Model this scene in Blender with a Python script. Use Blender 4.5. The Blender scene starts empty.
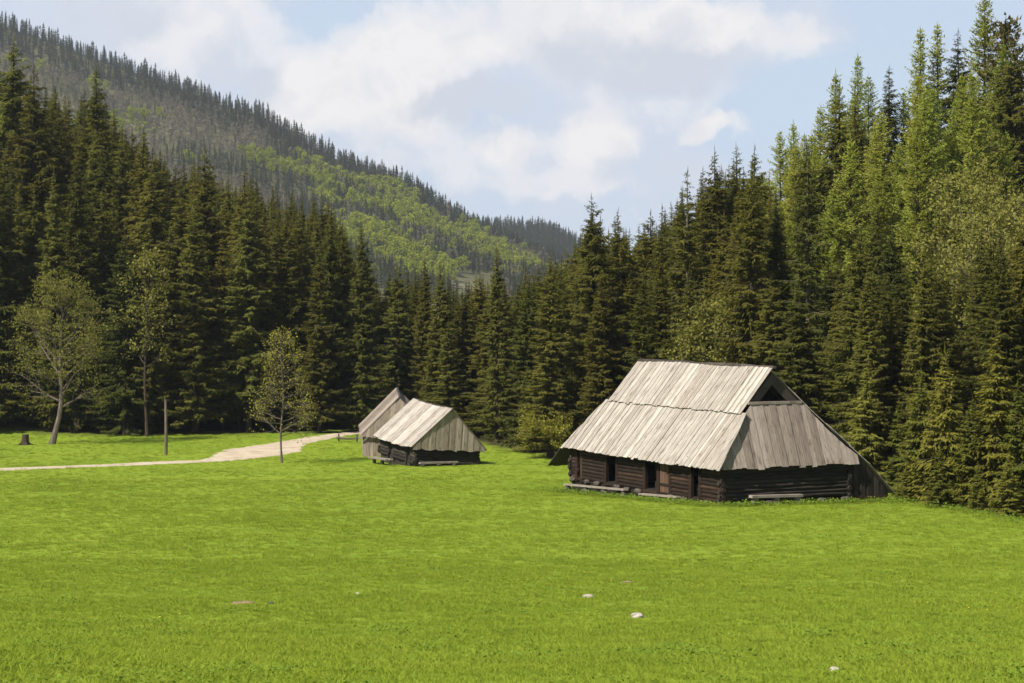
import bpy, math, random
import numpy as np
from mathutils import Vector, Matrix

random.seed(7)
RNG = np.random.default_rng(11)
SC = bpy.context.scene
COL = SC.collection
F, HY = 1900.0, 300.0          # focal length in pixels and horizon row of the 1024 px wide photograph
R = math.radians

# ------------------------------------------------------------------ helpers
def link(o, parent=None):
    COL.objects.link(o)
    if parent is not None:
        o.parent = parent
    return o

def tag(o, label=None, cat=None, group=None, kind=None):
    if label: o['label'] = label
    if cat: o['category'] = cat
    if group: o['group'] = group
    if kind: o['kind'] = kind
    return o

def empty(name, loc, rot=(0, 0, 0)):
    o = bpy.data.objects.new(name, None)
    o.empty_display_size = .3
    o.location = loc
    o.rotation_euler = rot
    return link(o)

class MB:
    """collects boxes, planks, tubes into ONE mesh, with a random value per piece and a UV (along, across)"""
    def __init__(s):
        s.v, s.f, s.r, s.uv = [], [], [], []
    def quadbox(s, b, t, rnd=None, length=1.0, width=.3):
        """b, t: four points each (bottom ring, top ring of a slab), ordered start-left, start-right, end-right, end-left"""
        k = len(s.v)
        s.v += [tuple(p) for p in b] + [tuple(p) for p in t]
        rnd = random.random() if rnd is None else rnd
        o = rnd * 37.0
        U = [(o, 0), (o, width), (o + length, width), (o + length, 0)]
        for q in ((3, 2, 1, 0), (4, 5, 6, 7), (0, 1, 5, 4), (1, 2, 6, 5), (2, 3, 7, 6), (3, 0, 4, 7)):
            s.f.append(tuple(k + i for i in q))
            s.r.append(rnd)
            s.uv.append([U[i % 4] for i in q])
    def beam(s, p0, p1, w, h, up=(0, 0, 1), rnd=None, taper=1.0):
        p0, p1 = Vector(p0), Vector(p1)
        d = (p1 - p0).normalized()
        upv = Vector(up)
        if abs(d.dot(upv)) > .98: upv = Vector((1, 0, 0))
        sd = d.cross(upv).normalized()
        n = sd.cross(d).normalized()
        def ring(off):
            return [p0 - sd * w / 2 + n * off, p0 + sd * w / 2 + n * off,
                    p1 + sd * w / 2 * taper + n * off * taper, p1 - sd * w / 2 * taper + n * off * taper]
        s.quadbox(ring(-h / 2), ring(h / 2), rnd, (p1 - p0).length, w)
    def tube(s, pts, rad, n=8, rnd=None, cap=True):
        rnd = random.random() if rnd is None else rnd
        pts = [Vector(p) for p in pts]
        k = len(s.v)
        ref = None
        L = 0
        Ls = []
        for i, p in enumerate(pts):
            a = pts[max(i - 1, 0)]; b = pts[min(i + 1, len(pts) - 1)]
            d = (b - a).normalized()
            if ref is None:
                ref = Vector((1, 0, 0)) if abs(d.x) < .9 else Vector((0, 1, 0))
            e1 = (ref - d * ref.dot(d)).normalized()
            ref = e1
            e2 = d.cross(e1)
            if i: L += (p - pts[i - 1]).length
            Ls.append(L)
            for j in range(n):
                t = 2 * math.pi * j / n
                s.v.append(tuple(p + (e1 * math.cos(t) + e2 * math.sin(t)) * rad[i]))
        o = rnd * 37
        for i in range(len(pts) - 1):
            for j in range(n):
                j2 = (j + 1) % n
                s.f.append((k + i * n + j, k + i * n + j2, k + (i + 1) * n + j2, k + (i + 1) * n + j))
                s.r.append(rnd)
                s.uv.append([(o + Ls[i], j / n), (o + Ls[i], (j + 1) / n), (o + Ls[i + 1], (j + 1) / n), (o + Ls[i + 1], j / n)])
        if cap:
            for i, rev in ((0, True), (len(pts) - 1, False)):
                q = [k + i * n + j for j in range(n)]
                if rev: q.reverse()
                s.f.append(tuple(q)); s.r.append(rnd); s.uv.append([(o, 0)] * n)
    def build(s, name, mat, parent=None, smooth=False):
        me = bpy.data.meshes.new(name)
        me.from_pydata(s.v, [], s.f)
        a = me.attributes.new('rnd', 'FLOAT', 'FACE')
        a.data.foreach_set('value', s.r)
        u = me.uv_layers.new(name='UVMap')
        u.data.foreach_set('uv', np.array([c for f in s.uv for c in f], dtype=np.float32).ravel())
        if smooth:
            me.polygons.foreach_set('use_smooth', [True] * len(me.polygons))
        me.materials.append(mat)
        me.update()
        o = bpy.data.objects.new(name, me)
        return link(o, parent)

def mesh_np(name, verts, faces, mat=None, attrs=None, smooth=False):
    """verts (N,3), faces (M,k) all with the same corner count"""
    me = bpy.data.meshes.new(name)
    verts = np.asarray(verts, np.float32); faces = np.asarray(faces, np.int32)
    me.vertices.add(len(verts)); me.vertices.foreach_set('co', verts.ravel())
    M, k = faces.shape
    me.loops.add(M * k); me.loops.foreach_set('vertex_index', faces.ravel())
    me.polygons.add(M)
    me.polygons.foreach_set('loop_start', np.arange(0, M * k, k, dtype=np.int32))
    me.polygons.foreach_set('loop_total', np.full(M, k, np.int32))
    me.update(calc_edges=True)
    if smooth: me.polygons.foreach_set('use_smooth', np.ones(M, bool))
    if attrs:
        for n, (dom, arr) in attrs.items():
            a = me.attributes.new(n, 'FLOAT', dom)
            a.data.foreach_set('value', np.asarray(arr, np.float32))
    if mat: me.materials.append(mat)
    return me

# value noise for terrain and scattering (numpy)
_perm = RNG.random((256, 256))
def vnoise(x, y):
    x = np.asarray(x, float); y = np.asarray(y, float)
    xi = np.floor(x).astype(int); yi = np.floor(y).astype(int)
    fx = x - xi; fy = y - yi
    fx = fx * fx * (3 - 2 * fx); fy = fy * fy * (3 - 2 * fy)
    g = lambda i, j: _perm[i % 256, j % 256]
    return (g(xi, yi) * (1 - fx) + g(xi + 1, yi) * fx) * (1 - fy) + (g(xi, yi + 1) * (1 - fx) + g(xi + 1, yi + 1) * fx) * fy - .5
def fbm(x, y, o=4):
    t = 0; a = 1.0
    for i in range(o):
        t = t + a * vnoise(x * 2 ** i + 17.3 * i, y * 2 ** i + 5.1 * i); a *= .5
    return t
def sstep(a, b, x):
    t = np.clip((x - a) / (b - a), 0, 1); return t * t * (3 - 2 * t)

# ------------------------------------------------------------------ node helpers
class NT:
    def __init__(s, name):
        s.m = bpy.data.materials.new(name); s.m.use_nodes = True
        s.t = s.m.node_tree; s.t.nodes.clear()
        s.out = s.n('ShaderNodeOutputMaterial')
    def n(s, typ, **kw):
        x = s.t.nodes.new(typ)
        for k, v in kw.items():
            if k.startswith('i_'):
                x.inputs[int(k[2:]) if k[2:].isdigit() else k[2:].replace('_', ' ')].default_value = v
            else: setattr(x, k, v)
        return x
    def l(s, a, b): s.t.links.new(a, b)
    def noise(s, vec, scale, detail=4, rough=.55, dist=0.0):
        x = s.n('ShaderNodeTexNoise'); x.inputs['Scale'].default_value = scale
        x.inputs['Detail'].default_value = detail; x.inputs['Roughness'].default_value = rough
        x.inputs['Distortion'].default_value = dist
        if vec is not None: s.l(vec, x.inputs['Vector'])
        return x.outputs['Fac']
    def ramp(s, fac, stops, interp='LINEAR'):
        x = s.n('ShaderNodeValToRGB'); e = x.color_ramp.elements; x.color_ramp.interpolation = interp
        while len(e) < len(stops): e.new(.5)
        for i, (p, c) in enumerate(stops):
            e[i].position = p; e[i].color = (c, c, c, 1) if not hasattr(c, '__len__') else (*c, 1)
        s.l(fac, x.inputs['Fac']); return x.outputs['Color']
    def mix(s, fac, a, b, mode='MIX'):
        x = s.n('ShaderNodeMix', data_type='RGBA', blend_type=mode)
        for v, sk in ((fac, x.inputs[0]), (a, x.inputs[6]), (b, x.inputs[7])):
            if hasattr(v, 'links') or hasattr(v, 'is_linked'): s.l(v, sk)
            elif hasattr(v, '__len__'): sk.default_value = (*v, 1)
            else: sk.default_value = v
        return x.outputs[2]
    def math(s, op, a, b=0.0, c=None, clamp=False):
        x = s.n('ShaderNodeMath', operation=op); x.use_clamp = clamp
        for i, v in enumerate((a, b, c)):
            if v is None: continue
            if hasattr(v, 'is_linked'): s.l(v, x.inputs[i])
            else: x.inputs[i].default_value = v
        return x.outputs[0]
    def mapping(s, vec, scale):
        x = s.n('ShaderNodeMapping'); x.inputs['Scale'].default_value = scale
        s.l(vec, x.inputs['Vector']); return x.outputs[0]
    def bump(s, h, strength, dist):
        x = s.n('ShaderNodeBump'); x.inputs['Strength'].default_value = strength; x.inputs['Distance'].default_value = dist
        s.l(h, x.inputs['Height']); return x.outputs[0]
    def principled(s, color, rough=.9, normal=None, spec=.2):
        p = s.n('ShaderNodeBsdfPrincipled')
        if hasattr(color, 'is_linked'): s.l(color, p.inputs['Base Color'])
        else: p.inputs['Base Color'].default_value = (*color, 1)
        p.inputs['Roughness'].default_value = rough
        p.inputs['Specular IOR Level'].default_value = spec
        if normal is not None: s.l(normal, p.inputs['Normal'])
        return p.outputs[0]
    def done(s, sh):
        s.l(sh, s.out.inputs['Surface']); return s.m

def attr(T, name):
    x = T.n('ShaderNodeAttribute'); x.attribute_name = name; return x.outputs['Fac']

def wood(name, stops, stain=.5, streak=14.0, contrast=.5, rough=.85):
    """weathered wood: colour per board, grain along it, dark stains and knots"""
    T = NT(name)
    r = attr(T, 'rnd')
    uv = T.n('ShaderNodeUVMap').outputs[0]
    base = T.ramp(r, stops)
    g = T.noise(T.mapping(uv, (1.6, streak, 1)), 1.0, 5, .6)
    base = T.mix(T.math('MULTIPLY', T.ramp(g, [(.38, 1.0), (.62, 0.0)]), contrast), base, T.mix(1.0, base, (.42, .38, .34), 'MULTIPLY'))
    k = T.noise(T.mapping(uv, (1.1, 3.2, 1)), 1.0, 3, .6)
    base = T.mix(T.math('MULTIPLY', T.ramp(k, [(.56, 0.0), (.68, 1.0)]), stain), base, T.mix(1.0, base, (.34, .31, .29), 'MULTIPLY'))
    kn = T.noise(T.mapping(uv, (6, 9, 1)), 1.0, 2, .5)
    base = T.mix(T.math('MULTIPLY', T.ramp(kn, [(.66, 0.0), (.72, 1.0)]), .6), base, T.mix(1.0, base, (.25, .2, .17), 'MULTIPLY'))
    return T.done(T.principled(base, rough, T.bump(g, .5, .015), .15))

def foliage(name, c1, c2, transl=.25, nscale=.35, hue=.0):
    T = NT(name)
    rnd = T.n('ShaderNodeObjectInfo').outputs['Random']
    co = T.n('ShaderNodeTexCoord').outputs['Object']
    nz = T.noise(co, nscale, 3, .6)
    f = attr(T, 'rnd')
    a = T.math('ADD', T.math('MULTIPLY', rnd, .45), T.math('MULTIPLY', nz, .5))
    a = T.math('ADD', a, T.math('MULTIPLY', T.math('SUBTRACT', f, .5), .55), None, True)
    col = T.ramp(a, [(.15, c1), (.85, c2)])
    r2 = T.math('FRACT', T.math('MULTIPLY', rnd, 7.31))
    col = T.mix(T.ramp(r2, [(.0, hue), (.5, 0.0)]), col, T.mix(1.0, col, (.80, 1.02, 1.15), 'MULTIPLY'))
    col = T.mix(T.ramp(r2, [(.6, 0.0), (1.0, hue)]), col, T.mix(1.0, col, (1.22, .98, .85), 'MULTIPLY'))
    d = T.n('ShaderNodeBsdfDiffuse'); T.l(col, d.inputs['Color'])
    t = T.n('ShaderNodeBsdfTranslucent'); T.l(T.mix(1.0, col, (1.0, 1.0, .6), 'MULTIPLY'), t.inputs['Color'])
    m = T.n('ShaderNodeMixShader'); m.inputs[0].default_value = transl
    T.l(d.outputs[0], m.inputs[1]); T.l(t.outputs[0], m.inputs[2])
    return T.done(m.outputs[0])

def bark(name, c1, c2):
    T = NT(name)
    co = T.n('ShaderNodeTexCoord').outputs['Object']
    n = T.noise(T.mapping(co, (6, 6, 1.5)), 1.0, 5, .65)
    return T.done(T.principled(T.ramp(n, [(.3, c1), (.7, c2)]), .95, T.bump(n, .8, .04), .1))

M = {}
M['roof'] = wood('weathered_roof_boards', [(0, (.29, .255, .22)), (.35, (.335, .305, .27)), (.8, (.375, .345, .31)), (1, (.47, .43, .385))], .6, 14, .6)
M['skirt'] = wood('grey_gable_boards', [(0, (.20, .165, .14)), (.5, (.28, .235, .20)), (1, (.36, .305, .265))], .6, 12, .5)
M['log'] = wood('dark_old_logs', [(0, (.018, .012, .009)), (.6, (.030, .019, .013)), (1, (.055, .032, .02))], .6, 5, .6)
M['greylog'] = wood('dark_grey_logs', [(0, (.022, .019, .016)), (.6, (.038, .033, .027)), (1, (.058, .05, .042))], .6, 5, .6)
M['door'] = wood('brown_door_boards', [(0, (.085, .05, .033)), (1, (.13, .078, .052))], .4, 8, .5)
M['board'] = wood('pale_grey_boards', [(0, (.26, .21, .17)), (1, (.42, .35, .29))], .5, 10, .5)
M['ridge'] = wood('dark_ridge_boards', [(0, (.06, .05, .045)), (1, (.12, .10, .085))], .5, 8, .5)
M['bench'] = wood('bench_wood', [(0, (.20, .17, .145)), (1, (.30, .26, .22))], .5, 10, .5)
M['bark'] = bark('spruce_bark', (.022, .017, .012), (.075, .057, .042))
M['bark_pale'] = bark('pale_bark', (.07, .055, .045), (.17, .14, .115))
M['spruce'] = foliage('spruce_needles', (.046, .053, .012), (.142, .134, .028), .3, .35, .42)
M['young'] = foliage('young_spruce_needles', (.075, .085, .014), (.185, .18, .034), .3, .35, .3)
M['larch'] = foliage('larch_needles', (.22, .25, .042), (.38, .405, .085), .5, .35, .3)
M['pine'] = foliage('pine_needles', (.05, .05, .014), (.13, .115, .032), .15)
M['leaf_olive'] = foliage('olive_leaves', (.15, .148, .032), (.285, .27, .075), .45, .5)
M['leaf_young'] = foliage('young_leaves', (.21, .20, .03), (.38, .36, .07), .45, .5)
M['leaf_dull'] = foliage('dull_willow_leaves', (.14, .14, .03), (.27, .26, .07), .4, .4)
M['far_dark'] = foliage('distant_spruce', (.020, .028, .010), (.065, .070, .022), .1, .02)
M['far_green'] = foliage('distant_leaves', (.16, .19, .012), (.31, .34, .03), .3, .02)
M['far_grey'] = foliage('distant_bare_wood', (.09, .078, .055), (.19, .165, .12), .1, .02)

def grass_mat(name, stops, transl=.4):
    T = NT(name)
    oi = T.n('ShaderNodeObjectInfo')
    n = T.noise(oi.outputs['Location'], .35, 4, .6)
    a = T.math('ADD', T.math('MULTIPLY', oi.outputs['Random'], .5), T.math('MULTIPLY', attr(T, 'rnd'), .3))
    a = T.math('ADD', a, T.math('MULTIPLY', T.math('SUBTRACT', n, .5), .95), None, True)
    col = T.ramp(a, stops)
    d = T.n('ShaderNodeBsdfDiffuse'); T.l(col, d.inputs['Color'])
    t = T.n('ShaderNodeBsdfTranslucent'); T.l(col, t.inputs['Color'])
    m = T.n('ShaderNodeMixShader'); m.inputs[0].default_value = transl
    T.l(d.outputs[0], m.inputs[1]); T.l(t.outputs[0], m.inputs[2])
    return T.done(m.outputs[0])
M['grass'] = grass_mat('meadow_grass', [(0, (.18, .24, .028)), (.4, (.222, .283, .032)), (.75, (.265, .32, .04)), (1, (.335, .34, .075))])
M['weed'] = grass_mat('broad_weed_leaves', [(0, (.125, .195, .026)), (1, (.195, .27, .034))], .35)

# ground: green meadow, brown needle floor under the trees (attribute forest)
T = NT('meadow_ground')
co = T.n('ShaderNodeTexCoord').outputs['Object']
n1 = T.noise(co, .09, 5, .6); n2 = T.noise(co, .9, 5, .65); n3 = T.noise(co, 7.0, 4, .7)
n4 = T.noise(T.mapping(co, (1.6, .8, 1)), 2.6, 3, .7)
a = T.math('ADD', T.math('MULTIPLY', n1, .55), T.math('MULTIPLY', n2, .30))
a = T.math('ADD', a, T.math('MULTIPLY', n3, .22))
c = T.ramp(a, [(.36, (.130, .197, .018)), (.5, (.158, .226, .021)), (.62, (.183, .245, .024)), (.74, (.22, .25, .036))])
c = T.mix(T.ramp(n4, [(.60, 0.0), (.72, .5)]), c, (.12, .175, .018))
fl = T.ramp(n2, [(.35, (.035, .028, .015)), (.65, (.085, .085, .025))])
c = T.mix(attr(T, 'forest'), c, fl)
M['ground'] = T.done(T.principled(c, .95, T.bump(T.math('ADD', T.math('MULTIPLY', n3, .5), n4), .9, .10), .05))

T = NT('pale_gravel')
co = T.n('ShaderNodeTexCoord').outputs['Object']
n1 = T.noise(co, .7, 5, .65); n2 = T.noise(co, 9, 4, .7)
c = T.ramp(T.math('ADD', T.math('MULTIPLY', n1, .6), T.math('MULTIPLY', n2, .4)), [(.33, (.26, .205, .14)), (.5, (.43, .355, .265)), (.7, (.55, .475, .37))])
n5 = T.noise(co, 1.7, 4, .7)
c = T.mix(T.ramp(n5, [(.60, 0.0), (.70, .7)]), c, (.16, .17, .05))
M['gravel'] = T.done(T.principled(c, .95, T.bump(n2, .8, .05), .1))

def stone(name, c1, c2):
    T = NT(name)
    co = T.n('ShaderNodeTexCoord').outputs['Object']
    n = T.noise(co, 5, 5, .65)
    return T.done(T.principled(T.ramp(n, [(.3, c1), (.7, c2)]), .9, T.bump(n, .6, .03), .2))
M['stone'] = stone('pale_limestone', (.20, .175, .145), (.48, .43, .37))
M['foundation'] = stone('grey_foundation_stone', (.035, .03, .024), (.10, .087, .07))
M['earth'] = stone('brown_earth', (.13, .085, .05), (.26, .19, .12))

T = NT('hillside_ground')
co = T.n('ShaderNodeTexCoord').outputs['Object']
n1 = T.noise(co, .012, 5, .6); n2 = T.noise(co, .12, 5, .7)
c = T.ramp(T.math('ADD', T.math('MULTIPLY', n1, .6), T.math('MULTIPLY', n2, .4)), [(.35, (.045, .055, .018)), (.5, (.10, .095, .045)), (.65, (.16, .145, .085))])
M['hill'] = T.done(T.principled(c, .95, None, .05))

# ------------------------------------------------------------------ terrain (camera eye at the origin, y away from it)
_py = np.array([-60, 0, 20, 35, 50, 65, 80, 105, 130, 160, 200, 400, 4000.])
_pz = np.array([1.0, -1.75, -4.05, -6.25, -7.9, -9.2, -10.15, -11.35, -12.55, -13.75, -14.1, -14.2, -14.2])
def _prof(y):
    t = 0
    for o in (-4, -2, 0, 2, 4): t = t + np.interp(y + o, _py, _pz)
    return t / 5
def x0r(y): return np.interp(y, [60, 100, 150, 185, 220, 300, 500], [38, 33, 25, 14, 6, 0, -5])
def gz(x, y):
    x = np.asarray(x, float); y = np.asarray(y, float)
    z = _prof(y)
    z = z + .11 * fbm(x / 9, y / 9, 3) * sstep(8, 30, y) + .5 * sstep(2, 9, -x) * sstep(40, 16, y)
    # right wooded slope
    s = np.maximum(0, x - x0r(y)); z = z + 55 * (1 - np.exp(-.5 * s * s / (s + 6) / 55)) * sstep(60, 100, y) * sstep(480, 300, y)
    # bank at the meadow's right rim
    z = z - 1.2 * sstep(0, 6, x - np.interp(y, [60, 92, 112, 125], [36, 25, 21.8, 26])) * sstep(60, 85, y) * sstep(140, 118, y)
    # left wooded slope
    s = np.maximum(0, (-x - 38) * .8 + np.minimum(y - 208, 75) * .35); s = s * sstep(195, 225, y) * sstep(560, 340, y)
    z = z + 60 * (1 - np.exp(-.45 * s / 60))
    # a knoll by the big hut
    return z
EX = np.array([-200, -60, 100, 330, 400, 470, 500, 560, 620, 700, 800, 880, 950, 1024, 1200])
EY = np.array([200, 200, 197, 201, 201, 187, 176, 164, 152, 143, 131, 117, 102, 95, 85])
def edge(px): return np.interp(px, EX, EY)

def axis(segs):
    a = []
    for s, e, d in segs: a += list(np.arange(s, e, d))
    return np.array(a + [segs[-1][1]])
gx = axis([(-3000, -400, 200), (-400, -100, 15), (-100, 110, 1.0), (110, 400, 15), (400, 3000, 200)])
gy = axis([(-60, 0, 10), (0, 230, 1.0), (230, 420, 5), (420, 1100, 40), (1100, 3400, 200)])
GX, GY = np.meshgrid(gx, gy)
GZ = gz(GX, GY)
def gzm(x, y):
    """height of the ground mesh itself (bilinear)"""
    i = int(np.clip(np.searchsorted(gx, x) - 1, 0, len(gx) - 2)); j = int(np.clip(np.searchsorted(gy, y) - 1, 0, len(gy) - 2))
    fx = (x - gx[i]) / (gx[i + 1] - gx[i]); fy = (y - gy[j]) / (gy[j + 1] - gy[j])
    return float((GZ[j, i] * (1 - fx) + GZ[j, i + 1] * fx) * (1 - fy) + (GZ[j + 1, i] * (1 - fx) + GZ[j + 1, i + 1] * fx) * fy)
def spot(px, row, lo=12.0, hi=330.0):
    """the ground point seen at a pixel"""
    t = (px - 512) / F; b = (row - HY) / F
    ds = np.arange(lo, hi, .25)
    k = np.where(gz(ds * t, ds) >= -b * ds)[0]
    d = ds[k[0]] if len(k) else hi
    return d * t, d, gzm(d * t, d)

nx, ny = len(gx), len(gy)
idx = np.arange(nx * ny).reshape(ny, nx)
faces = np.stack([idx[:-1, :-1], idx[:-1, 1:], idx[1:, 1:], idx[1:, :-1]], -1).reshape(-1, 4)
PXG = 512 + F * GX / np.maximum(GY, 5)
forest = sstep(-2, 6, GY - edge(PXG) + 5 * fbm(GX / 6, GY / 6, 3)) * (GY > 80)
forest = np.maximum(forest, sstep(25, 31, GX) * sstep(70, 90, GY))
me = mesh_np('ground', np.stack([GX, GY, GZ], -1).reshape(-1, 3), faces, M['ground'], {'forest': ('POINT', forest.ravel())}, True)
tag(link(bpy.data.objects.new('ground', me)), 'bright green meadow sloping down into the valley', None, None, 'structure')

# gravel track
trk = [(-420, 481, 1.4), (-200, 476, 1.5), (-80, 472, 1.6), (0, 469.5, 1.7), (80, 466.5, 1.8), (160, 463.0, 1.9), (207, 461.0, 1.5), (226, 459.0, 1.8), (246, 455.3, 2.9), (264, 450.5, 3.6), (283, 445, 2.1),
       (305, 440.5, 1.6), (328, 436.5, 1.4), (352, 433, 1.4), (385, 430.5, 1.8), (420, 429, 1.8)]
P = [(np.array(spot(a, b)[:2]), w) for a, b, w in trk]
cp = np.array([p for p, w in P]); cw = np.array([w for p, w in P])
tt = np.linspace(0, len(cp) - 1, 260)
def catmull(A, t):
    i = np.clip(t.astype(int), 0, len(A) - 2); f = (t - i)
    g = lambda k: A[np.clip(k, 0, len(A) - 1)]
    p0, p1, p2, p3 = g(i - 1), g(i), g(i + 1), g(i + 2)
    if A.ndim > 1: f = f[:, None]
    return .5 * (2 * p1 + (p2 - p0) * f + (2 * p0 - 5 * p1 + 4 * p2 - p3) * f ** 2 + (3 * p1 - p0 - 3 * p2 + p3) * f ** 3)
cc = catmull(cp, tt); ww = catmull(cw, tt)
dd = np.gradient(cc, axis=0); dd /= np.linalg.norm(dd, axis=1)[:, None]
nn = np.stack([-dd[:, 1], dd[:, 0]], -1)
vs, K = [], 9
for i in range(len(cc)):
    for j in range(K):
        s = (j / (K - 1)) * 2 - 1
        e = ww[i] * (1 + .28 * float(fbm(i / 5 + (31 if s > 0 else 0), 2.5, 3)))
        q = cc[i] + nn[i] * s * e
        vs.append((q[0], q[1], gzm(q[0], q[1]) + .035 - (.03 if abs(s) > .9 else 0)))
ii = np.arange(len(vs)).reshape(len(cc), K)
fs = np.stack([ii[:-1, :-1], ii[:-1, 1:], ii[1:, 1:], ii[1:, :-1]], -1).reshape(-1, 4)
tag(link(bpy.data.objects.new('path', mesh_np('path', vs, fs, M['gravel'], None, True))), 'pale gravel track winding over the meadow to the small huts', None, None, 'structure')
def on_path(x, y):
    d = np.full(np.shape(x), 1e9)
    for i in range(0, len(cc), 3):
        d = np.minimum(d, np.hypot(x - cc[i, 0], y - cc[i, 1]) - ww[i])
    return d

# distant hills
def hill(name, label, xs, hs, yb, yc, yend, amp, seed):
    X, Y = np.meshgrid(np.linspace(xs[0], xs[-1], 170), np.linspace(yb, yend, 110))
    f = lambda X, Y: hill_z(X, Y, xs, hs, yb, yc, yend, amp, seed)
    Z = f(X, Y)
    i = np.arange(X.size).reshape(X.shape)
    fc = np.stack([i[:-1, :-1], i[:-1, 1:], i[1:, 1:], i[1:, :-1]], -1).reshape(-1, 4)
    o = link(bpy.data.objects.new(name, mesh_np(name, np.stack([X, Y, Z], -1).reshape(-1, 3), fc, M['hill'], None, True)))
    tag(o, label, None, None, 'structure')
    return f
def hill_z(X, Y, xs, hs, yb, yc, yend, amp, seed):
    h = np.interp(X * (yc / np.maximum(Y, 1)) ** .5, xs, hs)
    up = np.clip((Y - yb) / (yc - yb), 0, 1); up = up ** 1.15
    dn = 1 - .7 * sstep(yc, yend, Y)
    return -15 + (h + 15) * up * dn + amp * fbm(X / 130 + seed, Y / 130, 4) * up * sstep(yc + 150, yc - 100, Y)
HA = hill('hill', 'wooded hillside falling from the upper left to the valley gap',
          [-1500, -900, -700, -512, -412, -312, -252, -212, -162, -112, -82, -58, -7, 25, 60, 200, 500],
          [430, 370, 330, 274, 238, 207, 186, 160, 132, 114, 98, 80, 55, 42, 28, -5, -15], 1000, 1900, 2500, 14, 3.3)
HB = hill('hill', 'dark wooded ridge far behind the valley gap', [-900, -500, -77, 50, 100, 200, 350, 1000], [150, 120, 97, 90, 66, 25, 5, 0], 2050, 2600, 3100, 8, 9.1)

# ------------------------------------------------------------------ vegetation meshes
def tris_from_kites(b, d, s, l, w, fold, rnd):
    """folded leaf sprays: base b, direction d, side s (N,3); length l, width w, fold drop"""
    m = b + d * (l * .5)[:, None]
    dn = np.array([0, 0, -1.0]) * fold[:, None]
    V = np.stack([b, m + s * (w / 2)[:, None] + dn, b + d * l[:, None], m - s * (w / 2)[:, None] + dn], 1)
    N = len(b); k = np.arange(N)[:, None] * 4
    Fc = np.concatenate([k + [0, 1, 2], k + [0, 2, 3]], 1).reshape(-1, 3)
    return V.reshape(-1, 3), Fc, np.repeat(rnd, 2)

def unit(a): return a / np.maximum(np.linalg.norm(a, axis=-1, keepdims=True), 1e-9)

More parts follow.
